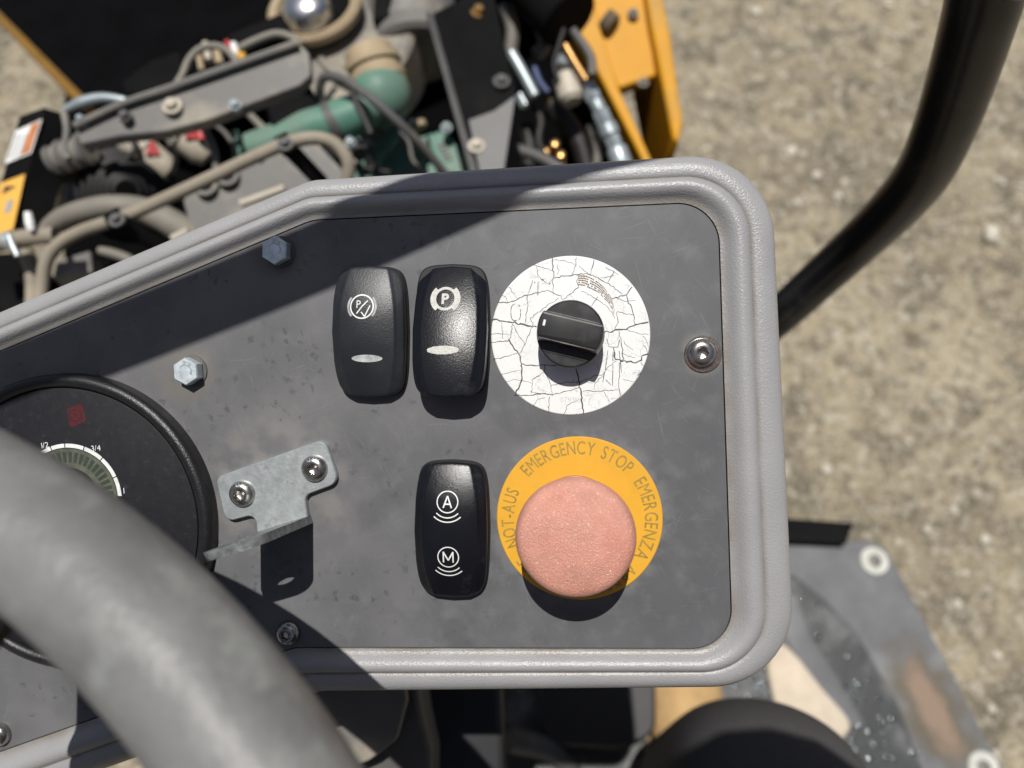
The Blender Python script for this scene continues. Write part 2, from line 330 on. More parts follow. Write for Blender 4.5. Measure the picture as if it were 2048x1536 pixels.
def tag(o, label=None, cat=None, group=None, kind=None):
    if label: o["label"] = label
    if cat: o["category"] = cat
    if group: o["group"] = group
    if kind: o["kind"] = kind
    return o
def link_mesh(name, g, m, origin, mw=None, parent=None, smooth=35, bevel=0):
    me = bpy.data.meshes.new(name); o_ = Vector(origin)
    me.from_pydata([tuple((v - o_) * .001) for v in g.v], [], g.f)
    bm = bmesh.new(); bm.from_mesh(me); bmesh.ops.remove_doubles(bm, verts=bm.verts, dist=1e-7); bmesh.ops.recalc_face_normals(bm, faces=bm.faces); bm.to_mesh(me); bm.free()
    me.materials.append(m)
    if smooth:
        me.shade_smooth()
        try: me.set_sharp_from_angle(angle=R(smooth))
        except Exception: pass
    ob = bpy.data.objects.new(name, me); COL.objects.link(ob)
    if parent: ob.parent = parent
    elif mw is not None: ob.matrix_world = mw
    if bevel:
        b = ob.modifiers.new("edge", 'BEVEL'); b.width = bevel * .001; b.segments = 2; b.limit_method = 'ANGLE'; b.angle_limit = R(40)
    return ob
class Thing:
    def __init__(s, name, label, cat, fr, origin, group=None):
        s.o = Vector(origin); s.root = bpy.data.objects.new(name, None); COL.objects.link(s.root); s.root.empty_display_size = .01
        s.root.matrix_world = fr @ Matrix.Translation(s.o * .001); tag(s.root, label, cat, group)
    def part(s, name, g, m, parent=None, label=None, smooth=35, bevel=0, kind=None):
        ob = link_mesh(name, g, m, s.o, parent=parent or s.root, smooth=smooth, bevel=bevel)
        if label: ob["label"] = label
        if kind: ob["kind"] = kind
        return ob
def solo(name, g, m, fr, origin, label, cat, group=None, smooth=35, bevel=0):
    mw = fr @ Matrix.Translation(Vector(origin) * .001)
    o = link_mesh(name, g, m, origin, mw=mw, smooth=smooth, bevel=bevel); return tag(o, label, cat, group)

_glyph = {}
def glyph(ch, bold=0.0):
    key = (ch, bold)
    if key not in _glyph:
        c = bpy.data.curves.new("glyph", 'FONT'); c.body = ch; c.size = 1; c.fill_mode = 'FRONT'; c.offset = bold; c.resolution_u = 4
        o = bpy.data.objects.new("glyph", c); COL.objects.link(o); bpy.context.view_layer.update()
        me = o.evaluated_get(bpy.context.evaluated_depsgraph_get()).to_mesh()
        vs = [v.co.copy() for v in me.vertices]; fs = [tuple(p.vertices) for p in me.polygons]
        bpy.data.objects.remove(o); bpy.data.curves.remove(c)
        w = max([v.x for v in vs], default=.3); x0 = min([v.x for v in vs], default=0)
        _glyph[key] = (vs, fs, x0, w)
    return _glyph[key]
def put_text(g, s, fn, size, xs=1.0, space=.12, bold=0.0):  # noqa
    """fn(x along text centred, y up) -> 3D vertex"""
    adv = []
    for ch in s:
        _, _, x0, w = glyph(ch, bold); adv.append((w - x0 if ch != ' ' else .3) + space)
    tot = sum(adv) - space; x = -tot / 2
    for ch, a in zip(s, adv):
        vs, fs, x0, w = glyph(ch, 0.0 if ch in 'MW' and bold < .02 else bold)
        if vs and ch != ' ': g.add([fn((x + v.x - x0) * size * xs, (v.y - .35) * size, (x + (a - space) / 2) * size * xs) for v in vs], fs)
        x += a
    return g

# ------------------------------------------------------------------ ground
def ground():
    n = 300; gx = []
    for i in range(n + 1):
        t = (i / n - .5) * 2; gx.append(1700 * t + 148300 * (abs(t) ** 11) * (1 if t > 0 else -1))
    cx, cy = 0, 500
    vs = []; fs = []
    for j in range(n + 1):
        for i in range(n + 1):
            x = gx[i] + cx; y = gx[j] + cy
            z = noise.noise((x * .0016, y * .0016, 1)) * 14 + noise.noise((x * .006, y * .006, 4)) * 8 + noise.noise((x * .019, y * .019, 9)) * 5 + abs(noise.noise((x * .05, y * .05, 2))) * 4
            vs.append((x, y, z * (1 if abs(x) < 4000 and abs(y) < 4000 else .3)))
    for j in range(n):
        for i in range(n): a = j * (n + 1) + i; fs.append((a, a + 1, a + n + 2, a + n + 1))
    g = G(); g.v = [Vector(v) for v in vs]; g.f = fs
    me = bpy.data.meshes.new("ground"); me.from_pydata([tuple(v * .001) for v in g.v], [], g.f); me.materials.append(ground_m); me.shade_smooth()
    o = bpy.data.objects.new("ground", me); COL.objects.link(o); tag(o, "dry pale brown dirt ground strewn with gravel", None, None, "structure")
ground()
def gz(x, y): return noise.noise((x * .0016, y * .0016, 1)) * 14 + noise.noise((x * .006, y * .006, 4)) * 8 + noise.noise((x * .019, y * .019, 9)) * 5 + abs(noise.noise((x * .05, y * .05, 2))) * 4
def stone_shape(g, c, r, seed, sub=1):
    bm = bmesh.new(); bmesh.ops.create_icosphere(bm, subdivisions=sub, radius=1)
    sx, sy, sz = r * (1 + .35 * (rnd.random() - .3)), r * (.8 + .3 * rnd.random()), r * (.45 + .3 * rnd.random()); a = rnd.random() * 6.28
    vs = []
    for v in bm.verts:
        k = 1 + .28 * noise.noise(v.co * 1.7 + Vector((seed * 3.7, seed, 0))); x, y, z = v.co.x * sx * k, v.co.y * sy * k, v.co.z * sz * k
        vs.append((c[0] + x * math.cos(a) - y * math.sin(a), c[1] + x * math.sin(a) + y * math.cos(a), c[2] + z))
    bm.verts.index_update(); fs = [tuple(v.index for v in f.verts) for f in bm.faces]; bm.free(); g.add(vs, fs)
def in_view_ground(m=60):
    px = rnd.uniform(-60, 2108); py = rnd.uniform(-60, 1596); return px, py
# fine gravel: uncountable
gg = G()
for i in range(5200):
    px = rnd.uniform(1230, 2150) if rnd.random() < .85 else rnd.uniform(-150, 330); py = rnd.uniform(-120, 1620)
    p = W(px, py, 0); r = rnd.choice((2.0, 2.5, 3, 3.5, 4.5)) * rnd.uniform(.8, 1.3)
    stone_shape(gg, (p.x, p.y, gz(p.x, p.y) + r * .25), r, i, 1)
o = link_mesh("gravel", gg, stone_m2, (0, 0, 0), mw=WF, smooth=60); tag(o, "fine loose gravel scattered over the dirt", None, None, "stuff")
# pale pebbles seen one by one
spec_st = [(1582, 303, 17, "round cream pebble just off the black tube's lower bend"), (1632, 352, 14, "cream pebble beside a dark clod above the dashboard corner"), (1512, 22, 15, "whitish pebble near the yellow plate's outer edge"), (1975, 475, 24, "whitish angular stone past the black tube"), (1675, 392, 11, "small pale stone in the middle of the dirt near the tube"), (1592, 410, 11, "dull pebble close to the dashboard's rounded corner")]
sizes = [(rnd.uniform(1400, 2060), rnd.uniform(0, 1540), rnd.uniform(6, 11)) for _ in range(110)]
for k, (px, py, r, lb) in enumerate(spec_st):
    p = W(px, py, 0); g = G(); stone_shape(g, (0, 0, 0), r * 1.0, k + 50, 2)
    c = Vector((p.x, p.y, gz(p.x, p.y) + r * .3)); g.v = [v + c for v in g.v]
    solo("pebble", g, stone_m, WF, c, lb, "pebble", "pale pebbles on the dirt", smooth=60)
protos = []
for k in range(8):
    g = G(); stone_shape(g, (0, 0, 0), 10, k + 80, 2); me = None
    protos.append(g)
pm = []
for k, (px, py, r) in enumerate(sizes):
    p = W(px, py, 0); c = Vector((p.x, p.y, gz(p.x, p.y) + r * .3)); idx = k % 8
    if k < 8:
        g = protos[idx]; o = link_mesh("pebble", g, stone_m if idx % 2 else stone_m2, (0, 0, 0), mw=WF, smooth=60); pm.append(o)
    else: o = pm[idx].copy(); COL.objects.link(o)
    o.location = c * .001; o.rotation_euler = (0, 0, rnd.random() * 6.28); o.scale = (r / 10,) * 3
    tag(o, "small dull pebble lying loose on the bare dirt", "pebble", "pale pebbles on the dirt")

# ------------------------------------------------------------------ dashboard: faceplate and moulded surround
OUT = [(1545, 298), (1597, 1377), (640, 1387), (-700, 1870), (-700, 918), (618, 357)]
INN = [(1437, 402), (1466, 1299), (590, 1296), (-700, 1752), (-700, 996), (625, 439)]
OR = [30, 30, 22, 20, 20, 20]; IR = [15, 15, 14, 12, 12, 22]
o2 = roundpoly([L(*p) for p in OUT], OR, 14); i2 = roundpoly([L(*p) for p in INN], IR, 14)
def densify(a, b, step=4):
    A, B = [], []
    for k in range(len(a)):
        k2 = (k + 1) % len(a); d = (a[k2] - a[k]).length; n = max(1, int(d / step))
        for q in range(n): t = q / n; A.append(a[k].lerp(a[k2], t)); B.append(b[k].lerp(b[k2], t))
    return A, B
o2, i2 = densify(o2, i2)
dash = Thing("dashboard_panel", "grey moulded dashboard panel with a scratched dark faceplate and rounded corners", "dashboard", PF, (0, -20, 0))
prof = [(.01, -26), (.0, -9), (.0, -4), (.015, -2.0), (.05, -.4), (.11, .6), (.2, 1.6), (.3, 2.0), (.40, 2.0), (.455, 1.75), (.475, 1.45), (.495, 1.8), (.53, 2.8), (.58, 3.5), (.65, 3.9), (.72, 3.7), (.79, 2.9), (.85, 1.75), (.90, .8), (.95, .35), (1.0, .25), (1.0, -2)]
g = G(); g.loft([[Vector((*(a.lerp(b, t)), h)) for a, b in zip(o2, i2)] for t, h in prof])
NP = len(o2)
sf = dash.part("surround_frame", g, frame_m, smooth=60)
if len(sf.data.vertices) == NP * len(prof):
    at_ = sf.data.attributes.new("grime", 'FLOAT', 'POINT'); vals = []
    for t, h in prof: vals += [max(math.exp(-((t - .472) / .022) ** 2), min(1, max(0, (t - .84) / .12))) * (1 if t > .3 else 0)] * NP
    at_.data.foreach_set("value", vals)
nt = frame_m.node_tree; N = nt.nodes; K = nt.links; b = N["Principled BSDF"]; cur = b.inputs["Base Color"].links[0].from_socket; tc = next(n for n in N if n.bl_idname == "ShaderNodeTexCoord")
at_n = N.new("ShaderNodeAttribute"); at_n.attribute_name = "grime"
w = N.new("ShaderNodeTexNoise"); w.inputs["Scale"].default_value = 55; w.inputs["Detail"].default_value = 6; K.new(tc.outputs["Object"], w.inputs["Vector"])
r_ = N.new("ShaderNodeMapRange"); r_.inputs[1].default_value = .35; r_.inputs[2].default_value = .62; r_.inputs[3].default_value = .25; r_.inputs[4].default_value = .85; K.new(w.outputs["Fac"], r_.inputs[0])
q = N.new("ShaderNodeMath"); q.operation = 'MULTIPLY'; K.new(at_n.outputs["Fac"], q.inputs[0]); K.new(r_.outputs[0], q.inputs[1])
mx = N.new("ShaderNodeMix"); mx.data_type = 'RGBA'; K.new(q.outputs[0], mx.inputs["Factor"]); K.new(cur, mx.inputs[6]); mx.inputs[7].default_value = (.20, .175, .145, 1); K.new(mx.outputs[2], b.inputs["Base Color"])
g = G(); inn = inset(i2, .35)
g.loft([[Vector((p.x, p.y, h)) for p in q] for q, h in ((inn, -3), (inn, -.15), (inset(inn, .15), 0))], cap1=True, cap0=True)
dash.part("faceplate", g, face_m, smooth=30)
g = G(); dn = cam2panel(PO + DOWN)  # world down in panel axes
b0 = [Vector((p.x, p.y, -8)) for p in inset(o2, 4)]; cen = Vector((-60, -25, -8))
b1 = [cen + (p - cen) * .80 + dn * 55 for p in b0]; b2 = [cen + (p - cen) * .62 + dn * 120 for p in b0]
g.loft([b0, b1, b2], cap1=True)
dash.part("under_housing", g, frame_m2, smooth=40)

def hexpts(r, c=(0, 0), rot=0): return [Vector((c[0] + r * math.cos(rot + k * math.pi / 3), c[1] + r * math.sin(rot + k * math.pi / 3))) for k in range(6)]
def hex_bolt(px, py, rot, lab):
    h = 5.4; c = L(px, py, h); r = 5.25
    g = G(); hp = hexpts(r, c, rot); hp2 = hexpts(r * .93, c, rot)
    g.loft([[Vector((*p, 1.2)) for p in hp], [Vector((*p, h - .5)) for p in hp], [Vector((*p, h)) for p in hp2]], cap1=True)
    b = dash.part("hex_bolt", g, bolt_m, smooth=20, label=lab)
    g = G(); g.lathe([(0.1, .7), (5.7, .7), (5.9, .5), (5.9, 0)], (c.x, c.y, 0), 32); dash.part("washer", g, darkgrey, parent=b)
    g = G()
    put_text(g, "8.8", lambda x, y, q: (c.x + (x * math.cos(rot + 2.3) - (y - 2.9) * math.sin(rot + 2.3)), c.y + (x * math.sin(rot + 2.3) + (y - 2.9) * math.cos(rot + 2.3)), h + .1), 2.2, bold=.03)
    g.arc(c, 2.2, 2.6, math.degrees(rot) - 60, math.degrees(rot) + 120, h + .12, 16)
    dash.part("head_marking", g, zinc, parent=b)
hex_bolt(548, 500, R(28), "hex bolt in the band of shade by the upper edge"); hex_bolt(370, 743, R(32), "sunlit hex bolt above the gauge")

def button_screw(T, px, py, h0, rot, R0=5.7, hh=3.0, name="socket_screw", marks=False, label=None, m=steel, parent=None):
    c = L(px, py, h0 + hh); g = G(); hr = R0 * .43; seg = 36
    def hexr(k):
        a = 2 * math.pi * k / seg - rot; a = (a % (math.pi / 3)) - math.pi / 6; return hr * math.cos(math.pi / 6) / math.cos(a)
    def ring(fr, h, hx=False): return [Vector((c.x + fr(k) * math.cos(2 * math.pi * k / seg), c.y + fr(k) * math.sin(2 * math.pi * k / seg), h0 + h)) for k in range(seg)]
    rs = [ring(lambda k: .01, hh * .18), ring(lambda k: hexr(k) * .55, hh * .22), ring(lambda k: hexr(k) * .97, hh * .35), ring(hexr, hh * .40), ring(hexr, hh * .94), ring(lambda k: hexr(k) * 1.04, hh * .99), ring(lambda k: hr * 1.22, hh)]
    for q in (.62, .74, .85, .93, .98, 1.0): rs.append(ring(lambda k, q=q: R0 * q, hh * max(.12, math.sqrt(max(0, 1 - ((q - .5) / .5) ** 2.2)) * .97)))
    rs.append(ring(lambda k: R0, 0)); g.loft(rs)
    s = T.part(name, g, m, parent=parent, label=label, smooth=28)
    if marks and parent is None:
        g = G()
        def fn(x, y, q):
            a = rot + 1.1 - x / (R0 * .74); r = R0 * .74 + y; rr = min(.99, r / R0); h = hh * max(.12, math.sqrt(max(0, 1 - (max(0, rr - .5) / .5) ** 2.2)) * .97) + .1
            return (c.x + r * math.cos(a), c.y + r * math.sin(a), h0 + h)
        put_text(g, "A2-070", fn, 1.9, xs=.8, space=.1, bold=.01); T.part("head_marking", g, zinc, parent=s)
    return s
s = button_screw(dash, 1406, 706, .8, .3, 5.2, label="domed socket screw near the surround, between dial and right edge")
g = G(); c = L(1406, 708, 0); g.lathe([(3, .75), (6.3, .7), (6.6, .4), (6.6, 0)], (c.x, c.y, 0), 32); dash.part("washer", g, steel, parent=s)
button_screw(dash, 571, 1272, .3, .5, 4.7, label="domed socket screw in the wheel's shadow")
button_screw(dash, -12, 1476, .3, .2, 4.7, label="domed socket screw at the lower edge")

# ------------------------------------------------------------------ rocker switches
def superell(A, B, n=8.5, N_=144, bulge=.12):
    out = []
    for k in range(N_):
        a = 2 * math.pi * k / N_; x = A * math.copysign(abs(math.cos(a)) ** (2 / n), math.cos(a)); y = B * math.copysign(abs(math.sin(a)) ** (2 / n), math.sin(a))
        out.append(Vector((x * (1 + bulge * (1 - (y / B) ** 2)), y + 1.5 * (1 - min(1, abs(x / A)) ** 2) * (y / B) ** 3)))
    return out
def rocker(px, py, label, tilt, m, A=11.9, B=22.1, z0=10.2, cv=.0082):
    c = L(px, py, z0); T = Thing("rocker_switch", label, "switch", PF, (c.x, c.y, 0), "rocker switches on the dashboard")
    bp = [Vector((p.x + c.x, p.y + c.y)) for p in superell(A + .4, B + .3, 8.5, 144)]
    g = G(); g.loft([[Vector((p.x, p.y, h)) for p in q] for q, h in ((bp, .0), (bp, 1.8), (inset(bp, .5), 2.3), (inset(bp, 2.2), 2.3))], cap1=True)
    T.part("switch_body", g, black_matte, smooth=40)
    def zf(X, Y):
        x = X - c.x; y = Y - c.y; z = z0 + tilt * y - cv * y * y - .009 * x * x
        xr = (A * 1.0) * (.86 - .26 * abs(y / B) ** 2.2)
        e = abs(x) - xr
        if e > 0: z -= .45 * min(e, .45) / .45 + max(0, e - .45) * .28
        return z
    base_o = superell(A, B); g = G(); rings = []
    qs = [.0001] + [k / 34 for k in range(1, 33)] + [.955, .975, .99, 1.0]
    for q in qs:
        ring = []
        for p in base_o:
            X = c.x + p.x * q; Y = c.y + p.y * q; z = zf(X, Y); d = (1 - q) * A
            if d < .5: z -= .5 - math.sqrt(max(0, .25 - (.5 - d) ** 2))
            ring.append(Vector((X, Y, z)))
        rings.append(ring)
    rings.append([Vector((c.x + p.x * 1.0, c.y + p.y * 1.0, max(1.8, zf(c.x + p.x, c.y + p.y) - 4.2))) for p in base_o])
    rings.append([Vector((c.x + p.x * .97, c.y + p.y * .985, 1.6)) for p in base_o])
    g.loft(rings); T.part("rocker", g, m, smooth=60)
    return T, c, (lambda X, Y: zf(X, Y) + .13)
def at(px, py, h=10.0): return L(px, py, h)
# (1) parking brake / test
T, c, zf = rocker(731, 663, "black rocker switch with a thin P and tick symbol, next to the shade band", .00, black_sw_worn)
g = G(); s0 = at(723, 613); ring_r = 4.15
g.arc(s0, ring_r - .25, ring_r + .25, 0, 360, zf, 60)
put_text(g, "P", lambda x, y, q: (s0.x - 1.2 + x, s0.y + .9 + y, zf(s0.x - 1.2 + x, s0.y + .9 + y)), 3.9, xs=.9)
g.ribbon([(s0.x - 1.9, s0.y - 2.5), (s0.x, s0.y), (s0.x + 2.1, s0.y + 2.1)], .42, zf)
g.ribbon([(s0.x - .2, s0.y - 1.9), (s0.x + 1.0, s0.y - 3.5)], .4, zf); g.ribbon([(s0.x + 1.0, s0.y - 3.6), (s0.x + 3.0, s0.y + .4)], .4, zf)
T.part("brake_symbol", g, mark_white)
g = G(); g.arc(s0, 4.65, 5.4, 140, 222, zf); g.arc(s0, 4.65, 5.4, -42, 40, zf); T.part("brake_shoe_mark", g, mark_grey)
g = G(); q = at(733, 717); g.disc(q, 5.6, 1.35, lambda x, y: zf(x, y) + .12, 40, R(0), 3); T.part("indicator_lens", g, lens_clear)
# (2) parking brake, top pressed
T, c, zf = rocker(896, 660, "glossy black rocker switch with a thick worn P symbol, beside the white dial", -.27, black_sw, z0=11.6, cv=.0058)
g = G(); s0 = at(890, 597, 8.5)
g.arc(s0, 3.3, 4.25, 0, 360, zf, 60); g.arc(s0, 4.2, 5.4, 132, 232, zf); g.arc(s0, 4.2, 5.4, -52, 48, zf)
put_text(g, "P", lambda x, y, q: (s0.x + x, s0.y + y, zf(s0.x + x, s0.y + y)), 5.0, xs=1.0, bold=.045)
T.part("brake_symbol", g, lens_m)
g = G(); q = at(887, 700, 12); g.disc(q, 5.7, 1.5, lambda x, y: zf(x, y) + .14, 60, R(1), 3, jag=.05); T.part("indicator_lens", g, lens_m)
# (3) automatic / manual
T, c, zf = rocker(898, 1068, "black rocker switch with circled letters A and M beside the pink button", .0, black_sw, B=23.5)
for nm, (px, py), ch in (("automatic_symbol", (894, 1005), "A"), ("manual_symbol", (896, 1115), "M")):
    g = G(); s0 = at(px, py); g.arc(s0, 3.55, 3.95, 0, 360, zf, 60)
    st_l = [[(-1.5, -2.1), (0, 2.1)], [(1.5, -2.1), (0, 2.1)], [(-.95, -.75), (.95, -.75)]] if ch == "A" else [[(-1.75, -2.0), (-1.75, 2.05)], [(1.75, -2.0), (1.75, 2.05)], [(-1.75, 2.0), (0, -1.2)], [(1.75, 2.0), (0, -1.2)]]
    for a, b in st_l: g.ribbon([(s0.x + a[0] + (b[0] - a[0]) * t / 4, s0.y + a[1] + (b[1] - a[1]) * t / 4) for t in range(5)], .5, zf)
    for r_, a_ in ((5.35, 45), (6.9, 43)): g.arc(s0, r_, r_ + .42, 270 - a_, 270 + a_, zf)
    T.part(nm, g, mark_white)

# ------------------------------------------------------------------ rotary switch with cracked legend disc
cd = L(1140, 671.5, .3); rs_ = (L(1299, 671, .3) - L(981, 671, .3)).length / 2
dial = Thing("rotary_switch", "black rotary knob on a cracked white round legend disc", "rotary switch", PF, (cd.x, cd.y, 0))
g = G(); g.lathe([(.01, .3), (rs_ - .25, .3), (rs_, .15), (rs_, 0)], (cd.x, cd.y, 0), 128); disc_o = dial.part("legend_disc", g, white_m, smooth=20)
def Z(x, y): return L(960 + x / 4.152, 490 + y / 4.152, .3)
cracks = [
 (4.5, [(95, 618), (180, 625), (270, 640), (360, 665), (470, 680)]), (4, [(1035, 722), (1130, 712), (1210, 695), (1290, 665), (1398, 640)]),
 (4, [(245, 780), (280, 850), (320, 905), (345, 985), (348, 1060), (340, 1130), (320, 1190), (295, 1238)]), (3, [(345, 988), (380, 1000), (470, 998), (560, 995), (640, 1000)]),
 (4, [(800, 1020), (812, 1085), (822, 1160), (845, 1240), (852, 1330), (858, 1400)]), (2.6, [(290, 1250), (400, 1245), (540, 1235), (600, 1250), (700, 1215), (830, 1188)]),
 (2.6, [(150, 475), (230, 478), (300, 455), (370, 420), (440, 400), (560, 380), (620, 405), (670, 425), (695, 460)]), (2.8, [(598, 108), (603, 180), (612, 270)]),
 (2.6, [(612, 272), (700, 258), (790, 245), (860, 242), (920, 248), (980, 275), (1050, 312), (1110, 350), (1180, 405)]), (2, [(800, 97), (798, 140), (785, 190), (765, 245)]),
 (2, [(945, 122), (930, 190), (912, 248)]), (2, [(1115, 205), (1095, 250), (1060, 310)]), (3, [(1258, 345), (1235, 380), (1212, 410), (1130, 435), (1090, 450)]),
 (2.4, [(1212, 410), (1225, 455), (1255, 520), (1275, 590), (1290, 665)]), (2.6, [(1150, 718), (1170, 790), (1185, 850), (1178, 900), (1190, 950), (1160, 975), (1155, 1060), (1148, 1150), (1150, 1200), (1168, 1250)]),
 (4, [(1395, 903), (1360, 910), (1335, 960), (1300, 975), (1240, 972), (1180, 962), (1130, 955), (1115, 900), (1108, 855)]), (2.6, [(85, 810), (150, 805), (225, 795), (250, 770), (265, 700), (275, 655)]),
 (2, [(275, 655), (300, 715), (350, 790), (370, 830)]), (2, [(430, 690), (400, 760), (370, 830), (325, 905)]), (1.8, [(430, 690), (440, 655), (420, 605), (500, 550), (560, 505), (650, 440)]),
 (2, [(390, 425), (400, 480), (392, 530), (378, 600), (372, 655)]), (1.6, [(605, 270), (608, 350), (606, 420)]), (1.6, [(470, 185), (480, 240), (510, 285), (560, 320), (590, 300), (610, 272)]),
 (2, [(400, 400), (430, 330), (440, 290)]), (1.8, [(440, 165), (540, 190), (605, 215)]), (2.2, [(820, 350), (760, 400), (695, 450)]), (2, [(815, 255), (808, 300), (820, 350)]),
 (2, [(975, 430), (945, 480), (925, 508)]), (1.6, [(845, 385), (920, 420), (985, 465), (1050, 500), (1090, 560), (1120, 610)]), (2, [(1135, 555), (1150, 620), (1120, 700)]),
 (1.6, [(1140, 550), (1200, 570), (1275, 580)]), (2, [(115, 950), (190, 935), (245, 915), (310, 895)]), (1.8, [(530, 1005), (550, 1080), (585, 1160), (600, 1250)]),
 (2, [(585, 1172), (650, 1150), (740, 1140), (830, 1135), (900, 1115), (960, 1085), (1020, 1080), (1060, 1020), (1130, 965)]), (2, [(850, 1212), (950, 1212), (1050, 1208), (1145, 1202)]),
 (1.6, [(950, 1200), (955, 1150), (990, 1110), (1035, 1075)]), (2.2, [(575, 1265), (573, 1330), (570, 1385)]), (1.6, [(700, 1405), (720, 1340), (765, 1310), (850, 1270)]),
 (1.6, [(430, 1230), (435, 1120), (480, 1085), (530, 1060)]), (1.5, [(210, 1140), (290, 1118), (350, 1120), (430, 1150)]), (1.4, [(175, 1075), (260, 1055), (340, 1040)]),
 (1.5, [(95, 740), (160, 735), (240, 745)]), (1.4, [(185, 640), (182, 700), (188, 780)]), (1.5, [(235, 345), (280, 400), (305, 445)]), (1.4, [(180, 420), (215, 430), (230, 475)]),
 (1.5, [(1020, 1210), (1060, 1270), (1080, 1310)]), (1.5, [(1205, 700), (1260, 720), (1330, 735), (1400, 745)]), (1.5, [(1190, 800), (1220, 840), (1270, 870)]), (1.4, [(1185, 1115), (1280, 1135)]),
 (1.4, [(1175, 895), (1230, 920), (1290, 935)]), (1.5, [(1330, 970), (1360, 1005)]), (1.5, [(615, 125), (700, 130), (790, 165)]), (1.4, [(640, 160), (655, 215), (640, 245)]), (1.4, [(820, 175), (900, 240)]),
 (1.5, [(1040, 180), (1090, 215), (1150, 250)]), (1.5, [(1130, 440), (1200, 470), (1290, 460)]), (1.4, [(1000, 270), (1060, 265), (1110, 255)]), (1.5, [(500, 1085), (440, 1110)]),
 (1.5, [(420, 1215), (490, 1230), (560, 1240)]), (1.4, [(440, 1335), (470, 1290), (540, 1265)]), (2.2, [(1310, 1085), (1340, 1060)]), (1.5, [(1350, 830), (1385, 865), (1390, 900)]), (1.5, [(1350, 760), (1385, 800), (1398, 850)])]
g = G()
for w, pts in cracks:
    P = [Z(*p) for p in pts]; Q = []
    for i in range(len(P) - 1):
        n = max(1, int((P[i + 1] - P[i]).length / .8))
        for k in range(n): q = P[i].lerp(P[i + 1], k / n); j = .14 + .05 * w; Q.append(q + Vector((rnd.uniform(-j, j), rnd.uniform(-j, j))))
    Q.append(P[-1]); n = len(Q)
    g.ribbon(Q, [w * .105 * (.65 + .6 * rnd.random()) * (1.1 if w > 3 else (1.15 - .6 * abs(i / n - .3))) for i in range(n)], .335)
dial.part("crack", g, crack_m, parent=disc_o, smooth=0, kind="stuff")
g = G(); z0 = Z(297, 560)
for k in range(22):
    a = k / 22 * 360
    if rnd.random() < .92:
        pts = [(z0.x + 1.75 * math.copysign(abs(math.cos(R(b))) ** .7, math.cos(R(b))), z0.y + 2.95 * math.copysign(abs(math.sin(R(b))) ** .7, math.sin(R(b)))) for b in (a, a + 8, a + 15)]
        g.ribbon(pts, .2 + .12 * rnd.random(), .34)
dial.part("zero_mark", g, brown_ink, parent=disc_o, smooth=0)
g = G(); top_ = [(820, 250), (880, 252), (950, 285), (1010, 330), (1060, 390), (1095, 450), (1118, 540)]; bot_ = [(815, 340), (860, 345), (930, 375), (980, 400), (1030, 450), (1075, 500), (1112, 590)]
tt = [Z(*p) for p in catmull([(x, y, 0) for x, y in top_], 5) for p in [(p.x, p.y)]]; bb = [Z(*p) for p in catmull([(x, y, 0) for x, y in bot_], 5) for p in [(p.x, p.y)]]
n = min(len(tt), len(bb))
for k in range(n - 1):
    for q in range(5):
        if rnd.random() < .93:
            a0 = tt[k].lerp(bb[k], q / 5 + .03); a1 = tt[k + 1].lerp(bb[k + 1], q / 5 + .03); b0_ = tt[k].lerp(bb[k], q / 5 + .03 + rnd.uniform(.08, .15)); b1_ = tt[k + 1].lerp(bb[k + 1], q / 5 + rnd.uniform(.10, .17))
            g.add([(*a0, .34), (*(a0.lerp(a1, .86)), .34), (*(b0_.lerp(b1_, .86)), .34), (*b0_, .34)], [(0, 1, 2, 3)])
dial.part("worn_print", g, brown_ink, parent=disc_o, smooth=0)
g = G()
for pts in ([(1055, 780), (1068, 840)], [(1160, 785), (1145, 845)], [(1068, 845), (1110, 848), (1145, 848)], [(1062, 875), (1048, 980), (1040, 1040)], [(1105, 885), (1103, 965)], [(1155, 880), (1165, 960), (1175, 1060)], [(1035, 1050), (1020, 1140)], [(1104, 1000), (1100, 1170)], [(482, 305), (480, 420)], [(1045, 1120), (1085, 1160)]):
    P = [Z(*p) for p in pts]; Q = []
    for i in range(len(P) - 1):
        for k in range(5): Q.append(P[i].lerp(P[i + 1], k / 5))
    Q.append(P[-1]); g.ribbon(Q, [.16 + .14 * rnd.random() for _ in Q], .342)
g.disc(Z(520, 290), .55, .25, .342, 12, -.3, 1, .5); g.disc(Z(578, 322), .35, .2, .342, 10, .6, 1, .5); g.disc(Z(455, 312), .2, .3, .342, 10, 0, 1, .5)
dial.part("broken_print", g, crack_m, parent=disc_o, smooth=0)
g = G(); zt = Z(752, 1285); put_text(g, "0793115", lambda x, y, q: (zt.x + x, zt.y + y, .338), 2.7, xs=.95, space=.1); dial.part("part_number", g, silver_grey_ink, parent=disc_o, smooth=0)
# knob
kc = L(1141, 668, 12); kr = 11.7
g = G(); g.lathe([(6.0, .3), (9.9, .4), (10.8, 2.0), (11.6, 8.5), (kr, 11.0), (kr - .15, 11.6), (kr - .7, 12.0), (.01, 12.0)], (kc.x, kc.y, 0), 72); kb = dial.part("knob_base", g, knob_m, smooth=30)
ka = -R(13.5); kx = Vector((math.cos(ka), math.sin(ka))); ky = Vector((-kx.y, kx.x)); hw = 4.9
kc2 = L(1140, 661, 19)
out = []
for sgn in (1, -1):
    for k in range(13):
        a = (-.42 + .84 * k / 12); x = math.cos(a) * 11.6 * sgn; y = math.sin(a) * 11.6 * sgn; out.append(kc + kx * x + ky * max(-hw, min(hw, y)))
top = [kc2 + (p - kc) * .955 for p in out]
g = G(); g.loft([[Vector((p.x, p.y, h)) for p in q] for q, h in ((out, 11), (out, 12.2), (top, 18.2), (inset(top, .35), 18.8), (inset(top, .8), 19))], cap1=True)
grip = dial.part("grip_bar", g, knob_m, smooth=30)
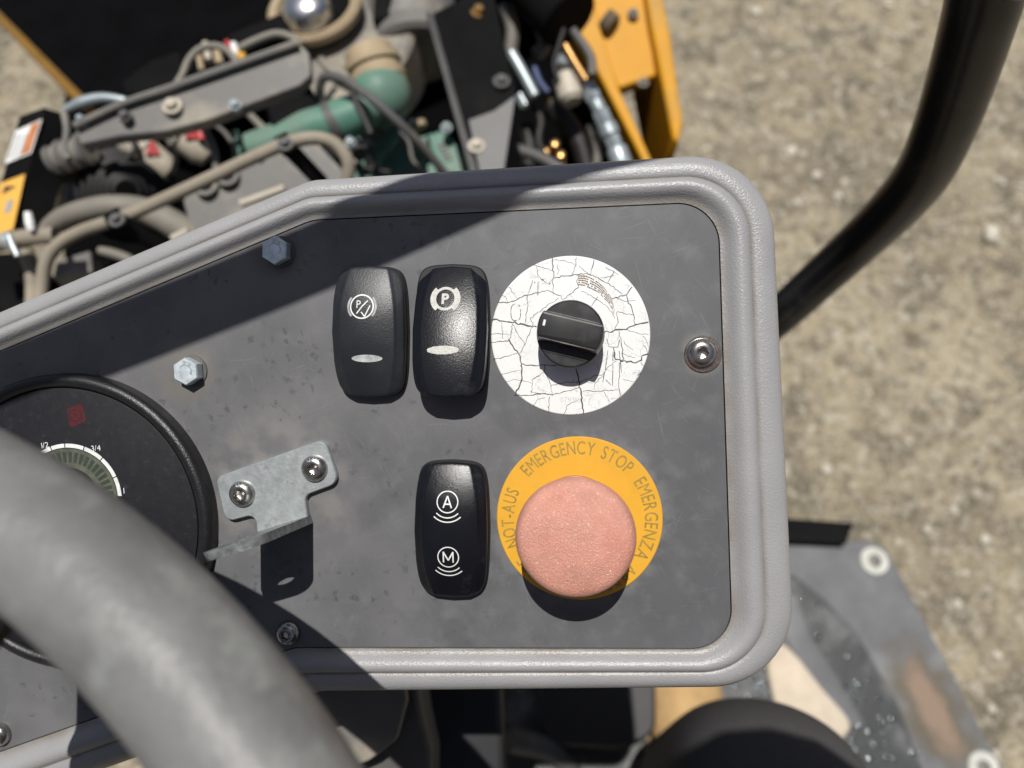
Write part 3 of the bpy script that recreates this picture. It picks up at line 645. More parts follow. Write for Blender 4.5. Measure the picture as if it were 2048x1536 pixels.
g = G(); e1 = [kc2 + kx * s_ * 9.3 + ky * (hw - .35) for s_ in (-1, -.5, 0, .5, 1)]; g.ribbon(e1, [.12, .25, .18, .3, .12], 18.98); e1 = [kc2 + kx * s_ * 9.6 - ky * (hw - .38) for s_ in (-1, -.5, 0, .5, 1)]; g.ribbon(e1, [.12, .18, .3, .2, .1], 18.98)
dial.part("worn_edge", g, worn_edge, parent=grip, smooth=0)
g = G()
for dx in (-10.2, -9.0): p = kc2 + kx * dx + ky * .6; g.box((p.x, p.y, 18.92 if dx > -10 else 18.3), (.38 * kx.x, .38 * kx.y, -.1 if dx < -10 else 0), (1.0 * ky.x, 1.0 * ky.y, 0), (0, 0, .12))
dial.part("pointer_mark", g, mark_white, parent=grip, smooth=0)

# ------------------------------------------------------------------ emergency stop
ec = L(1158, 1037.5, .5); er = (L(1324, 1037, .5) - L(992, 1037, .5)).length / 2
es = Thing("emergency_stop_button", "faded pink mushroom button on a round yellow EMERGENCY STOP plate", "emergency stop", PF, (ec.x, ec.y, 0))
g = G(); g.lathe([(.01, .5), (er - .3, .5), (er, .25), (er, 0)], (ec.x, ec.y, 0), 128); lp = es.part("legend_plate", g, yellow_label, smooth=20)
def round_text(g, s, a_start, a_end, r, size, sy=1.0):
    mid = R((a_start + a_end) / 2); span = abs(R(a_end - a_start)) * r
    tot = sum((glyph(ch)[3] - glyph(ch)[2] if ch != ' ' else .3) + .14 for ch in s) - .14; xs = span / (tot * size)
    def fn(x, y, q):
        a = mid - q / r; ox = x - q; rr = r + y; X = rr * math.cos(a) + ox * math.sin(a); Y = rr * math.sin(a) - ox * math.cos(a); return (ec.x + X, ec.y + Y, .56)
    put_text(g, s, fn, size, xs=xs, space=.14, bold=.008)
for s, a0, a1 in (("EMERGENCY STOP", 139, 46), ("EMERGENZA", 34, -32), ("NOT-AUS", 204, 157), ("ARRET D'URGENCE", -42, -143)):
    g = G(); round_text(g, s, a0, a1, er * .868, 6.9); es.part("legend_text", g, legend_ink, parent=lp, smooth=0)
bc = L(1151, 1076, 30); br = (L(1273, 1076, 30) - L(1029, 1076, 30)).length / 2
g = G(); g.lathe([(15.0, .5), (15.2, 3), (13.0, 4), (12.0, 10), (11.5, 22), (14, 24.5)], (bc.x, bc.y, 0), 64); es.part("collar", g, pink_side, smooth=40)
g = G(); cp = [(12, 21), (br * .8, 21.6), (br * .93, 22.6), (br * .985, 24), (br, 25.8), (br * .995, 27.2), (br * .975, 28.6), (br * .94, 29.7), (br * .88, 30.6)]
for q in (.8, .7, .6, .5, .4, .3, .2, .1, .001): cp.append((br * q, 30.6 + 2.4 * (1 - (q / .88) ** 2)))
g.lathe(cp, (bc.x, bc.y, 2.5), 128); cap_o = es.part("mushroom_cap", g, pink_m, smooth=60)

def halo(c, r0, r1, col, f, sc=60, lo=.45):
    nt = face_m.node_tree; N = nt.nodes; K = nt.links; b = N["Principled BSDF"]; tc = next(n for n in N if n.bl_idname == "ShaderNodeTexCoord"); cur = b.inputs["Base Color"].links[0].from_socket
    mp = N.new("ShaderNodeVectorMath"); mp.operation = 'SUBTRACT'; K.new(tc.outputs["Object"], mp.inputs[0]); mp.inputs[1].default_value = (c[0] * .001, (c[1] + 20) * .001, 0)
    ln = N.new("ShaderNodeVectorMath"); ln.operation = 'LENGTH'; K.new(mp.outputs[0], ln.inputs[0])
    r = N.new("ShaderNodeMapRange"); r.interpolation_type = 'SMOOTHSTEP'; r.inputs[1].default_value = r1 * .001; r.inputs[2].default_value = r0 * .001; r.inputs[4].default_value = f; K.new(ln.outputs["Value"], r.inputs[0])
    w = N.new("ShaderNodeTexNoise"); w.inputs["Scale"].default_value = sc; w.inputs["Detail"].default_value = 5; K.new(tc.outputs["Object"], w.inputs["Vector"])
    r2 = N.new("ShaderNodeMapRange"); r2.inputs[1].default_value = lo; r2.inputs[2].default_value = lo + .15; K.new(w.outputs["Fac"], r2.inputs[0])
    q = N.new("ShaderNodeMath"); q.operation = 'MULTIPLY'; K.new(r.outputs[0], q.inputs[0]); K.new(r2.outputs[0], q.inputs[1])
    mx = N.new("ShaderNodeMix"); mx.data_type = 'RGBA'; K.new(q.outputs[0], mx.inputs["Factor"]); K.new(cur, mx.inputs[6]); mx.inputs[7].default_value = (*col, 1); K.new(mx.outputs[2], b.inputs["Base Color"])
halo(ec, er, er + 6, (.19, .195, .20), .5, 140, .40)
halo(L(370, 743), 6, 16, (.15, .14, .125), .8, 70, .3); halo(L(548, 500), 6, 13, (.08, .078, .075), .6, 70, .3); halo(L(1406, 706), 6, 10, (.17, .165, .15), .7, 150, .4)
halo(L(700, 1050), 10, 45, (.135, .135, .14), .6, 60, .45); halo(L(560, 980), 20, 36, (.21, .2, .19), .5, 90, .42); halo(L(900, 1235), 4, 30, (.155, .155, .16), .6, 55, .48)

# ------------------------------------------------------------------ gauge
gc = L(133, 1048, 6); gr = (L(421, 1048, 6) - L(133, 1048, 6)).length
gauge = Thing("instrument_gauge", "large round black gauge with a fuel scale, behind the steering wheel", "gauge", PF, (gc.x, gc.y, 0))
g = G(); pr = []
for k in range(13): a = math.pi * k / 12; pr.append((gr - 2.6 + 2.6 * math.cos(a), 4.6 + 2.4 * math.sin(a)))
g.lathe([(gr + .1, 0), (gr, 3.2)] + pr + [(gr - 5.4, 3.4)], (gc.x, gc.y, 0), 128); gauge.part("bezel", g, gauge_rim, smooth=60)
g = G(); g.lathe([(gr - 5.3, 3), (gr - 5.4, 5.5), (gr - 5.8, 5.7), (.01, 5.7)], (gc.x, gc.y, 0), 128); gf = gauge.part("dial_face", g, gauge_face, smooth=30)
FH = 5.7
g = G(); p = L(151, 831, FH); g.prism(roundpoly([L(133, 818, FH), L(164, 806, FH), L(173, 842, FH), L(140, 856, FH)], 1.2, 4), FH - .1, FH + .06); ic = gauge.part("parking_brake_lamp", g, red_icon, smooth=0)
g = G(); g.arc(p, 2.0, 2.35, 0, 360, FH + .09, 30); g.arc(p, 2.75, 3.1, 130, 230, FH + .09, 12); g.arc(p, 2.75, 3.1, -50, 50, FH + .09, 12)
put_text(g, "P", lambda x, y, q: (p.x + x, p.y + y, FH + .09), 2.9); gauge.part("lamp_symbol", g, dark_ink, parent=ic, smooth=0)
sc_ = L(140, 996, FH); sr = (L(240, 996, FH) - L(140, 996, FH)).length
def gang(px, py): q = L(px, py, FH) - sc_; return math.degrees(math.atan2(q.y, q.x))
g = G(); edges = [gang(236, 993), gang(224, 957), gang(200, 922), gang(167, 900), gang(130, 894), 110, 128, 146, 164, 182]
for i in range(len(edges) - 1): g.arc(sc_, sr - .75, sr + .75, edges[i] + .6, edges[i + 1] - .6, FH + .08, 10)
gauge.part("fuel_scale", g, mark_white, parent=gf, smooth=0)
g = G()
for s, (px, py), rr in (("1/2", (90, 890), .15), ("3/4", (192, 896), .1), ("1", (248, 981), .05)):
    q = L(px, py, FH); put_text(g, s, lambda x, y, k: (q.x + x * math.cos(rr) - y * math.sin(rr), q.y + x * math.sin(rr) + y * math.cos(rr), FH + .08), 3.0, space=.07)
gauge.part("scale_numeral", g, mark_white, parent=gf, smooth=0)
g = G(); g.arc(sc_, sr - 8.5, sr - 1.1, -20, 190, FH + .04, 50); ld = gauge.part("fuel_display", g, lcd_m, parent=gf, smooth=0)
for a in range(5, 180, 8):
    g = G(); g.arc(sc_, sr - 6.4, sr - 2.4, a, a + 4.8, FH + .08, 3); gauge.part("display_segment", g, lcd_dark, parent=gf, smooth=0)

# ------------------------------------------------------------------ angle bracket
def B7(x, y, h=3.0): return L(380 + x / 4.041, 860 + y / 4.041, h)
br_o = Thing("angle_bracket", "zinc plated angle bracket held by two socket screws beside the gauge", "bracket", PF, (*B7(620, 450), 0))
pl = roundpoly([B7(205, 385), B7(1085, 72), B7(1205, 425), B7(925, 530), B7(950, 705), B7(540, 832), B7(528, 680), B7(285, 745)], [2.8, 3.6, 4.2, 3.0, .6, .6, 4.2, 3.4], 8)
g = G(); g.prism(pl, 0, 3.0, .35); bp_ = br_o.part("base_plate", g, zinc, smooth=30)
A_ = B7(540, 832); B_ = B7(952, 705); dirv = (B_ - A_).normalized(); nv = Vector((dirv.y, -dirv.x)); wd_ = (B_ - A_).length; FHt = 47.0
prof2 = []
def flp(s_, h): return (s_, h)
ol = [(0, 0)] + [(0 + 6.5 * (1 - math.cos(a)), FHt - 6.5 + 6.5 * math.sin(a)) for a in [k * math.pi / 2 / 8 for k in range(9)]] + [(wd_ - 8 + 8 * math.sin(a), FHt - 8 + 8 * math.cos(a)) for a in [k * math.pi / 2 / 8 for k in range(9)]] + [(wd_, 0)]
hc = (wd_ * .48, FHt - 9.5); hr_ = 4.6
bm = bmesh.new(); front = []
def p3(s_, h, off): q = A_ + dirv * s_ + nv * off + Vector((0, 4.5 * h / 47)); return Vector((q.x, q.y, h + .05))
# bent corner plus standing leg with a drilled hole
gfl = G(); thick = 3.0
import mathutils
loops = [[Vector((a, b, 0)) for a, b in ol], [Vector((hc[0] + hr_ * math.cos(-2 * math.pi * k / 24), hc[1] + hr_ * math.sin(-2 * math.pi * k / 24), 0)) for k in range(24)]]
tess = mathutils.geometry.tessellate_polygon(loops); allp = loops[0] + loops[1]
for off, flip in ((0, False), (thick, True)):
    gfl.add([p3(v.x, v.y, off) for v in allp], [tuple(t) if not flip else tuple(t[::-1]) for t in tess])
for lp_ in loops:
    n = len(lp_); gfl.add([p3(v.x, v.y, off) for off in (0, thick) for v in lp_], [(k, (k + 1) % n, n + (k + 1) % n, n + k) for k in range(n)])
br_o.part("upright_leg", gfl, zinc_edge, smooth=30)
button_screw(br_o, 478, 990, 3.0, .3, 5.0, 2.9, name="socket_screw", marks=True)
button_screw(br_o, 624, 939, 3.0, .5, 5.0, 2.9, name="socket_screw", marks=True)

# ------------------------------------------------------------------ steering wheel
P1, P2, P3 = U(0, 1025, 157), U(290, 1252, 148), U(520, 1536, 139)
a_, b_ = P2 - P1, P3 - P1; axn = a_.cross(b_).normalized()
cc_ = P1 + (b_.length_squared * a_.cross(b_).cross(a_) * 1.0 + a_.length_squared * b_.cross(a_.cross(b_))) / (2 * a_.cross(b_).length_squared)
if axn.z < 0: axn = -axn
WR = (P1 - cc_).length
print("WHEEL", WR, cc_, axn)
sw = Thing("steering_wheel", "worn grey steering wheel rim crossing the lower corner of the dashboard", "steering wheel", CF, cc_)
ex = (P1 - cc_).normalized(); ey = axn.cross(ex)
g = G(); rp = [cc_ + (ex * math.cos(2 * math.pi * k / 120) + ey * math.sin(2 * math.pi * k / 120)) * WR for k in range(120)]
g.tube(rp, 15.2, 32, smooth=False, closed=True); sw.part("rim", g, wheel_m, smooth=60)
hub = cc_ - axn * 45
g = G(); g.lathe([(.01, 8), (34, 6), (42, 0), (44, -14), (30, -22), (.01, -22)], hub, 48, axn); sw.part("hub", g, black_matte)
for a in (8, 128, 248):
    e = ex * math.cos(R(a)) + ey * math.sin(R(a)); sd_ = axn.cross(e); g = G(); rings = []
    for rr_, w_, z_, t_ in ((30, 20, -48, 5), (70, 20, -42, 5), (110, 24, -30, 4.5), (145, 30, -16, 4.5), (170, 36, -6, 5), (184, 42, -2, 5), (192, 44, 0, 5)):
        c_ = cc_ + e * rr_ + axn * z_; rings.append([c_ + sd_ * (w_ * math.copysign(abs(math.cos(t)) ** .5, math.cos(t))) + axn * (t_ * math.copysign(abs(math.sin(t)) ** .5, math.sin(t))) for t in [2 * math.pi * k / 20 for k in range(20)]])
    g.loft(rings, cap0=True, cap1=True); sw.part("spoke", g, black_matte, smooth=50)
g = G(); g.tube([hub - axn * 20, hub - axn * 60, hub - axn * 110], 24, 24, smooth=False); sw.part("column", g, blacksteel)

# ------------------------------------------------------------------ grab rail (runs from below the dashboard up and across, out of the frame)
sdx = sun_cam / sun_cam.z
def above(px, py, H):
    q = L(px, py); return PO + PU * q.x + PV * q.y + sdx * H
rail = [U(1250, 900, 860), U(1420, 750, 740), U(1562, 628, 640), U(1640, 557, 600), U(1715, 488, 555), U(1790, 415, 500), U(1848, 342, 455), U(1890, 252, 415), U(1928, 140, 378), U(1963, 20, 345), U(2002, -120, 312), Vector((205, 172, -285)), Vector((205, 205, -215)), Vector((165, 225, -150))]
rail += [Vector((130, 260, -60)), Vector((60, 330, 40))]
g = G(); g.tube(rail, 16.8, 32, n=10)
solo("grab_rail", g, rail_m, CF, rail[0], "black bent grab rail tube rising past the dashboard's outer edge", "grab rail", smooth=60)
barp = [above(x, y, 240) for x, y in ((1440, 170), (1303, 245), (1115, 307), (981, 362), (620, 521), (190, 694))]; Apt, Bpt = barp[4], barp[5]
g = G(); g.tube([Vector((126, 262, -55))] + barp + [Bpt + (Bpt - Apt) * .5], 10.8, 24, n=10)
solo("cross_bar", g, rail_m, CF, Apt, "thin black cross bar whose shade falls across the dashboard", "bar", smooth=60)

# ------------------------------------------------------------------ things of the engine bay (camera axes)
def Q(pts, d): return [U(p[0], p[1], p[2] if len(p) > 2 else d) for p in pts]
def rpx(pts, rad, seg=5): return roundpoly([(p[0], p[1]) for p in pts], rad, seg)
def slab(g, pts, d, t, rad=0):
    if rad: pts = rpx(pts, rad)
    return g.extrude(Q(pts, d), DOWN * t)
def tubepx(g, pts, rpxl, d=None, seg=16):
    P = [U(p[0], p[1], p[2] if len(p) > 2 else d) for p in pts]; dd = sum(-p.z for p in P) / len(P)
    if hasattr(rpxl, '__len__'): rr = [r * dd / FPX for r in rpxl]
    else: rr = rpxl * dd / FPX
    return g.tube(P, rr, seg)
def bolt_at(T, px, py, d, r, m=zinc, parent=None, name="bolt", ax=UP):
    c = U(px, py, d); g = G(); g.lathe([(r * 1.5, -2), (r * 1.5, 1), (r * 1.4, 1.5), (r * .9, 1.5), (r * .9, 5), (r * .7, 6), (.01, 6)], c, 20, ax); return T.part(name, g, m, parent=parent)

# bay floor and walls
bay = Thing("engine_bay_tray", "black walls and floor standing for the shade in the open engine bay", "engine bay", CF, U(600, 200, 1150))
g = G(); slab(g, [(150, -260), (1135, -260), (1265, 420), (1100, 700), (150, 760), (120, 420)], 1130, 12); bay.part("floor_panel", g, bay_black)
g = G(); g.add(Q([(1150, 40, 800), (1300, 330, 800), (1250, 420, 1120), (1100, -20, 1120)], 0), [(0, 1, 2, 3)]); g.add(Q([(1146, 42, 803), (1296, 332, 803), (1246, 422, 1123), (1096, -18, 1123)], 0), [(3, 2, 1, 0)]); bay.part("side_panel", g, bay_black)
g = G(); g.extrude(Q([(150, 800, 560), (1500, 760, 560), (1400, 800, 1000), (150, 850, 1000)], 0), Vector((0, -5, 0))); bay.part("bulkhead", g, bay_black)
# hood, hinged open, seen from its inner side
hood = Thing("open_hood", "raised engine hood with black inner skin and yellow rim", "hood", CF, U(200, 100, 1150))
hp = [(-140, -118, 1150), (172, 196, 1050), (300, 190, 1000), (700, 60, 980), (1100, -100, 1000), (1150, -420, 1300), (100, -520, 1450)]
g = G(); g.extrude(Q(hp, 0), DOWN * 3); hood.part("inner_skin", g, bay_black)
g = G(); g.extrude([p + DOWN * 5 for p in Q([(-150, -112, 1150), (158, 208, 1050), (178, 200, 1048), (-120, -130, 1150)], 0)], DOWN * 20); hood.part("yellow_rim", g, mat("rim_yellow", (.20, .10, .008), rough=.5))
# support bar
bar = Thing("support_bar", "dusty grey steel bar bolted across the top of the engine", "support bar", CF, U(400, 200, 600))
g = G(); slab(g, [(160, 288), (150, 255), (245, 212), (345, 178), (600, 88), (618, 105), (622, 150), (600, 170), (420, 238), (330, 262), (240, 271)], 600, 10, [6, 8, 40, 40, 12, 12, 16, 20, 60, 60, 20]); bar.part("bar_plate", g, dustgrey, bevel=1)
g = G(); P = [U(x, y, 596) for x, y in ((150, 252), (245, 208), (345, 174), (596, 86))]; g.tube([p for p in P], 3.2, 8); bar.part("rolled_flange", g, dustgrey)
bolt_at(bar, 345, 213, 598, 5.5, beigef)
bolt_at(bar, 165, 243, 598, 3.2, silverf)
# cable above bar
g = G(); tubepx(g, [(345, 182), (365, 150), (378, 120), (400, 98), (432, 92), (458, 104), (476, 128)], 7, 650); solo("cable", g, greyhose, CF, U(400, 98, 650), "thin grey cable arching out from behind the support bar", "cable")
g = G(); tubepx(g, [(478, 98), (510, 82), (552, 68), (585, 76), (600, 92)], 8, 640); solo("cable", g, greyhose, CF, U(550, 68, 640), "thick grey cable curving over the bar's rounded end", "cable")
g = G(); slab(g, [(300, 120), (360, 100), (372, 170), (255, 190), (240, 165)], 700, 60, 10); solo("relay_box", g, blacksteel, CF, U(300, 150, 700), "black box in the dark behind the cable arch", "relay box", bevel=2)
g = G(); slab(g, [(450, 70), (560, 25), (585, 60), (480, 105)], 720, 40, 6); solo("relay_box", g, blacksteel, CF, U(520, 60, 720), "black box between support bar and chrome cap", "relay box", bevel=2)
wc = Thing("wire_connector", "pale wire connectors inside the grey cable arch", "connector", CF, U(430, 130, 690))
for (x, y, r_, m_, l_) in ((418, 122, 7, beigef, 26), (440, 130, 8, tan_m, 24), (474, 118, 7, whitep, 22), (404, 142, 6, tan_m, 30)):
    g = G(); g.tube([U(x, y, 670), U(x, y, 670) + Vector((-.3, .8, -.4)) * l_], r_ * 670 / FPX, 10, smooth=False); wc.part("plug", g, m_)
g = G(); g.tube([U(452, 84, 690), U(460, 92, 690), U(462, 108, 690)], 3, 8); wc.part("wire", g, redf)
g = G(); g.tube([U(478, 104, 660), U(484, 110, 660), U(482, 118, 660)], 3.4, 8); wc.part("wire", g, yellowl)
# bright cast piece left of bar
g = G(); tubepx(g, [(128, 222), (165, 205), (205, 196), (245, 200), (262, 206)], [7, 12, 10, 8, 5], 640); solo("cast_bracket", g, silverf, CF, U(190, 200, 640), "pale cast bracket arm behind the support bar's end", "bracket")
# post with labels
post = Thing("label_post", "black square post carrying a white and a yellow warning label", "post", CF, U(60, 340, 640))
pf = [(38, 232), (88, 214), (22, 466), (-34, 490)]
g = G(); g.extrude(Q(pf, 620), Vector((62, -10, -60)) * .30); post.part("post_body", g, blacksteel, bevel=1)
g = G(); zf_ = 618.5; g.extrude(Q([(31, 262), (84, 238), (62, 306), (9, 328)], zf_), DOWN * .6); lb1 = post.part("warning_label", g, whitep, label="white label with a rust orange stripe")
g = G(); g.extrude(Q([(62, 250), (80, 242), (59, 303), (42, 311)], zf_ - .5), DOWN * .4); post.part("orange_stripe", g, orangel, parent=lb1)
g = G()
for k in range(3):
    x = 24 + k * 10; g.extrude(Q([(x + 8, 268), (x + 11, 267), (x - 6, 316), (x - 9, 317)], zf_ - .5), DOWN * .4)
post.part("text_line", g, mark_grey, parent=lb1)
g = G(); g.extrude(Q([(2, 366), (50, 348), (26, 458), (-26, 478)], zf_), DOWN * .6); lb2 = post.part("warning_label", g, yellowl, label="yellow label with a black triangle")
g = G(); g.extrude(Q([(4, 388), (10, 372), (32, 372)], zf_ - .5), DOWN * .4); post.part("warning_triangle", g, blackp, parent=lb2)
g = G(); g.extrude(Q([(14, 402), (26, 398), (20, 422), (8, 426)], zf_ - .5), DOWN * .4); post.part("pictogram", g, mark_grey, parent=lb2)
# coolant neck and clamps
ck = Thing("coolant_neck", "dusty grey ribbed coolant neck with clamp bolt beside the labelled post", "pipe fitting", CF, U(130, 310, 640))
g = G(); a0, a1 = U(78, 330, 640), U(178, 296, 630); ax = (a1 - a0).normalized()
g.tube([a0, a0.lerp(a1, .4), a1], [9, 12, 12], 20); ck.part("neck", g, greyhose)
for t in (.35, .55, .75, .95): g = G(); c = a0.lerp(a1, t); g.lathe([(12, -2.5), (14, -2), (14, 2), (12, 2.5)], c, 24, ax); ck.part("clamp_ring", g, dustgrey)
g = G(); tubepx(g, [(128, 225), (134, 260), (130, 300), (138, 318)], 7, 622); ck.part("strap", g, dustgrey)
g = G(); tubepx(g, [(185, 300), (176, 292)], 9, 622); ck.part("clamp_bolt", g, silverf)
g = G(); tubepx(g, [(80, 235), (105, 262), (100, 300), (82, 330), (110, 350), (190, 335)], 22, 665); solo("rubber_elbow", g, blackhose, CF, U(100, 262, 665), "black rubber elbow hose behind the labelled post", "hose")
# large dusty hose, conduits
g = G(); tubepx(g, [(90, 466, 640), (120, 440, 635), (165, 422, 630), (230, 412, 630), (300, 425, 640), (380, 470, 650), (420, 520, 660)], [17, 20, 21, 22, 26, 30, 30], seg=20); solo("coolant_hose", g, greyhose, CF, U(165, 422, 630), "fat dusty grey coolant hose bending under the thin conduit", "hose")
cd_ = Thing("hose_conduit", "long dusty tan conduit held by black clips along the engine", "conduit", CF, U(300, 400, 590))
g = G(); tubepx(g, [(80, 640, 600), (84, 580, 600), (92, 525, 598), (118, 488, 596), (165, 462, 594), (235, 438, 590), (320, 402, 588), (420, 356, 585), (500, 318, 582), (570, 288, 580), (625, 276, 580), (668, 286, 582), (694, 318, 585), (696, 352, 590), (684, 390, 598)], 13, seg=18); cd_.part("conduit_tube", g, tanrubber)
for (x, y, ex_, ey_) in ((234, 440, 340, 500), (571, 289, 650, 372)):
    g = G(); c = U(x, y, 588); g.lathe([(7, -5), (8.6, -5), (8.6, 5), (7, 5)], c, 20, (1, .45, .1)); clip = cd_.part("clip", g, blacksteel)
    g = G(); a = U(x, y, 574); b = U(ex_, ey_, 620); dv = (b - a).normalized(); s_ = dv.cross(UP).normalized() * 8.5; up_ = s_.cross(dv).normalized() * 1.5; g.box((a + b) / 2, (b - a) / 2, s_, up_); cd_.part("clip_arm", g, blacksteel, parent=clip, bevel=1)
    c = U(x, y, 570); g = G(); g.lathe([(6.5, -2), (6.5, 1), (3.4, 1), (3.2, 5), (.01, 5.5)], c, 16, UP); cd_.part("clip_bolt", g, darkgrey, parent=clip)
g = G(); tubepx(g, [(-60, 500), (10, 484), (60, 474), (112, 470)], 17, 610); hz = solo("water_hose", g, tanrubber, CF, U(60, 474, 610), "short pale hose under the yellow label", "hose")
cl = Thing("hose_clamp", "wire hose clamp around the pale hose under the yellow label", "clamp", CF, U(22, 482, 600))
g = G(); g.lathe([(7.4, -3), (8.6, -3), (8.6, 3), (7.4, 3)], U(22, 482, 610), 24, (1, .25, 0)); cl.part("band", g, zinc)
g = G(); tubepx(g, [(18, 470), (26, 492), (36, 512)], 6, 595); cl.part("tail", g, zinc)
g = G(); tubepx(g, [(56, 425), (60, 448), (64, 462)], [7, 9, 6], 600); solo("bleed_valve", g, whitep, CF, U(60, 448, 600), "small pale valve cap standing on the hose by the yellow label", "valve")
g = G(); tubepx(g, [(98, 330, 760), (112, 380, 780), (100, 440, 800)], 20); solo("filler_neck", g, tanrubber, CF, U(112, 380, 780), "tan vertical tube behind the labelled post", "pipe")
g = G(); slab(g, [(132, 340), (232, 330), (236, 412), (125, 425)], 700, 40); solo("radiator_cover", g, darkgrey, CF, U(180, 380, 700), "flat dark grey cover plate behind the ribbed boot", "cover plate", bevel=2)
bl = Thing("ribbed_boot", "black ribbed rubber boot in the engine bay shade", "rubber boot", CF, U(275, 375, 650))
axb = Vector((.42, -.12, .9)).normalized(); c0 = U(258, 392, 670)
g = G(); pr = []
for k in range(7): pr += [(42 - k * 5.2, k * 7), (43.5 - k * 5.2, k * 7 + 1), (43.5 - k * 5.2, k * 7 + 3), (39.5 - k * 5.2, k * 7 + 4), (38.8 - k * 5.2, k * 7 + .5)]
g.lathe(pr + [(6, 46)], c0, 40, axb); bl.part("bellows", g, mat("ribbed_boot_rubber", (.009, .009, .009), rough=.5, spec=.2, var=.2), smooth=50)
# fuel filters
for (x, y, lb) in ((285, 300, "beige fuel filter with a red mark, next to the ribbed boot"), (362, 268, "dusty beige filter with a red mark, partly under the support bar")):
    T = Thing("fuel_filter", lb, "filter", CF, U(x, y, 680), "fuel filters under the support bar")
    a = Vector((.62, -.55, -.25)).normalized(); c = U(x, y, 670); g = G(); g.lathe([(.01, -22), (12, -20), (14, -14), (14, -3), (16, -2), (16, 3), (14, 4), (14, 22), (10, 30), (.01, 31)], c, 28, a); T.part("filter_body", g, beigef)
    e = (Vector((.5, .2, .9)).normalized()); s1 = a.cross(e).normalized(); e = s1.cross(a); g = G(); b_c = c + e * 14.8 + a * 8
    g.add([b_c - s1 * 8 - a * 5, b_c + s1 * 8, b_c - s1 * 1 + a * 9, b_c - s1 * 8 - a * 5 + e * 1.5, b_c + s1 * 8 + e * 1.5, b_c - s1 * 1 + a * 9 + e * 1.5], [(0, 1, 2), (5, 4, 3), (0, 3, 4, 1), (1, 4, 5, 2), (2, 5, 3, 0)]); T.part("red_mark", g, redf)
g = G(); tubepx(g, [(385, 232), (398, 255), (404, 280)], 9, 660); solo("red_plug", g, redf, CF, U(398, 255, 660), "small red plug just under the support bar", "plug")
g = G(); tubepx(g, [(398, 240), (425, 290), (432, 330), (430, 372)], 7, 640); solo("cable", g, darkgrey, CF, U(425, 290, 640), "dark cable dropping from the bar to the tan conduit", "cable")
# grey plate with two bosses
gp = Thing("mounting_plate", "dusty grey mounting plate with two round bosses above the dashboard edge", "mounting plate", CF, U(500, 400, 640))
g = G(); slab(g, [(366, 400), (400, 350), (560, 285), (630, 280), (690, 345), (680, 420), (400, 540), (385, 470)], 640, 14, 8); gp.part("plate", g, dustgrey, bevel=1)
for (x, y) in ((412, 372), (455, 352)): bolt_at(gp, x, y, 637, 7, dustgrey, name="boss")
g = G(); tubepx(g, [(482, 408), (570, 376)], 8, 600); solo("pale_tube", g, beigef, CF, U(520, 392, 600), "short cream tube peeking over the dashboard edge", "tube")
g = G(); tubepx(g, [(345, 478), (378, 462)], 8, 600); solo("pale_tube", g, beigef, CF, U(360, 470, 600), "cream tube end by the slanted dashboard edge", "tube")
g = G(); slab(g, [(112, 520), (180, 500), (184, 545), (105, 560)], 650, 20, 4); solo("grey_block", g, dustgrey, CF, U(150, 530, 650), "flat grey block seen behind the bent tan conduit", "block", bevel=2)
g = G(); tubepx(g, [(200, 500), (260, 520), (300, 560)], 10, 660); solo("rod", g, greyhose, CF, U(250, 520, 660), "grey rod slanting down behind the dashboard's slanted edge", "rod")
g = G(); tubepx(g, [(52, 500), (66, 560), (64, 640)], 14, 640); solo("dusty_pipe", g, tanrubber, CF, U(66, 560, 640), "pale pipe running down next to the bent tan conduit", "pipe")
g = G(); slab(g, [(-60, 510), (50, 500), (60, 640), (-60, 700)], 660, 60); solo("battery_box", g, blacksteel, CF, U(0, 560, 660), "black box in the corner under the pale hose", "box", bevel=3)
g = G(); slab(g, [(100, 560), (300, 520), (560, 420), (600, 480), (300, 700), (90, 700)], 760, 20); solo("lower_cover", g, darkgrey, CF, U(300, 560, 760), "dark steel cover deep under the tan conduit", "cover plate", bevel=2)
# air filter with chrome cap
af = Thing("air_filter", "dusty grey air filter housing with tan collar and chrome cap", "air filter", CF, U(640, 60, 800))
c = U(668, 82, 772); axf = (UP + Vector((-.15, .1, .15))).normalized()
g = G(); g.lathe([(.01, 0), (82, 0), (86, -5), (86, -60), (.01, -60)], c, 56, axf); af.part("housing", g, dustgrey)
g = G(); c1 = U(628, 12, 765); g.lathe([(40, -12), (50, -8), (51, 0), (47, 4), (41, 2), (36, -8)], c1, 48, axf); af.part("tan_collar", g, tan_m)
g = G(); g.lathe([(38, -10), (38, -4), (.01, -4)], c1, 48, axf); af.part("collar_well", g, blacksteel)
g = G(); c2 = U(615, 20, 748); pr = [(25, -20), (25, 4)]
for k in range(1, 9): a = k / 8 * math.pi / 2; pr.append((25 * math.cos(a) + .01, 4 + 14 * math.sin(a)))
g.lathe(pr, c2, 12, axf); af.part("chrome_cap", g, chrome, smooth=20)
g = G(); g.lathe([(27, -14), (29, -13), (29, -9), (24, -7)], c2, 36, axf); af.part("cap_seat", g, blacksteel)
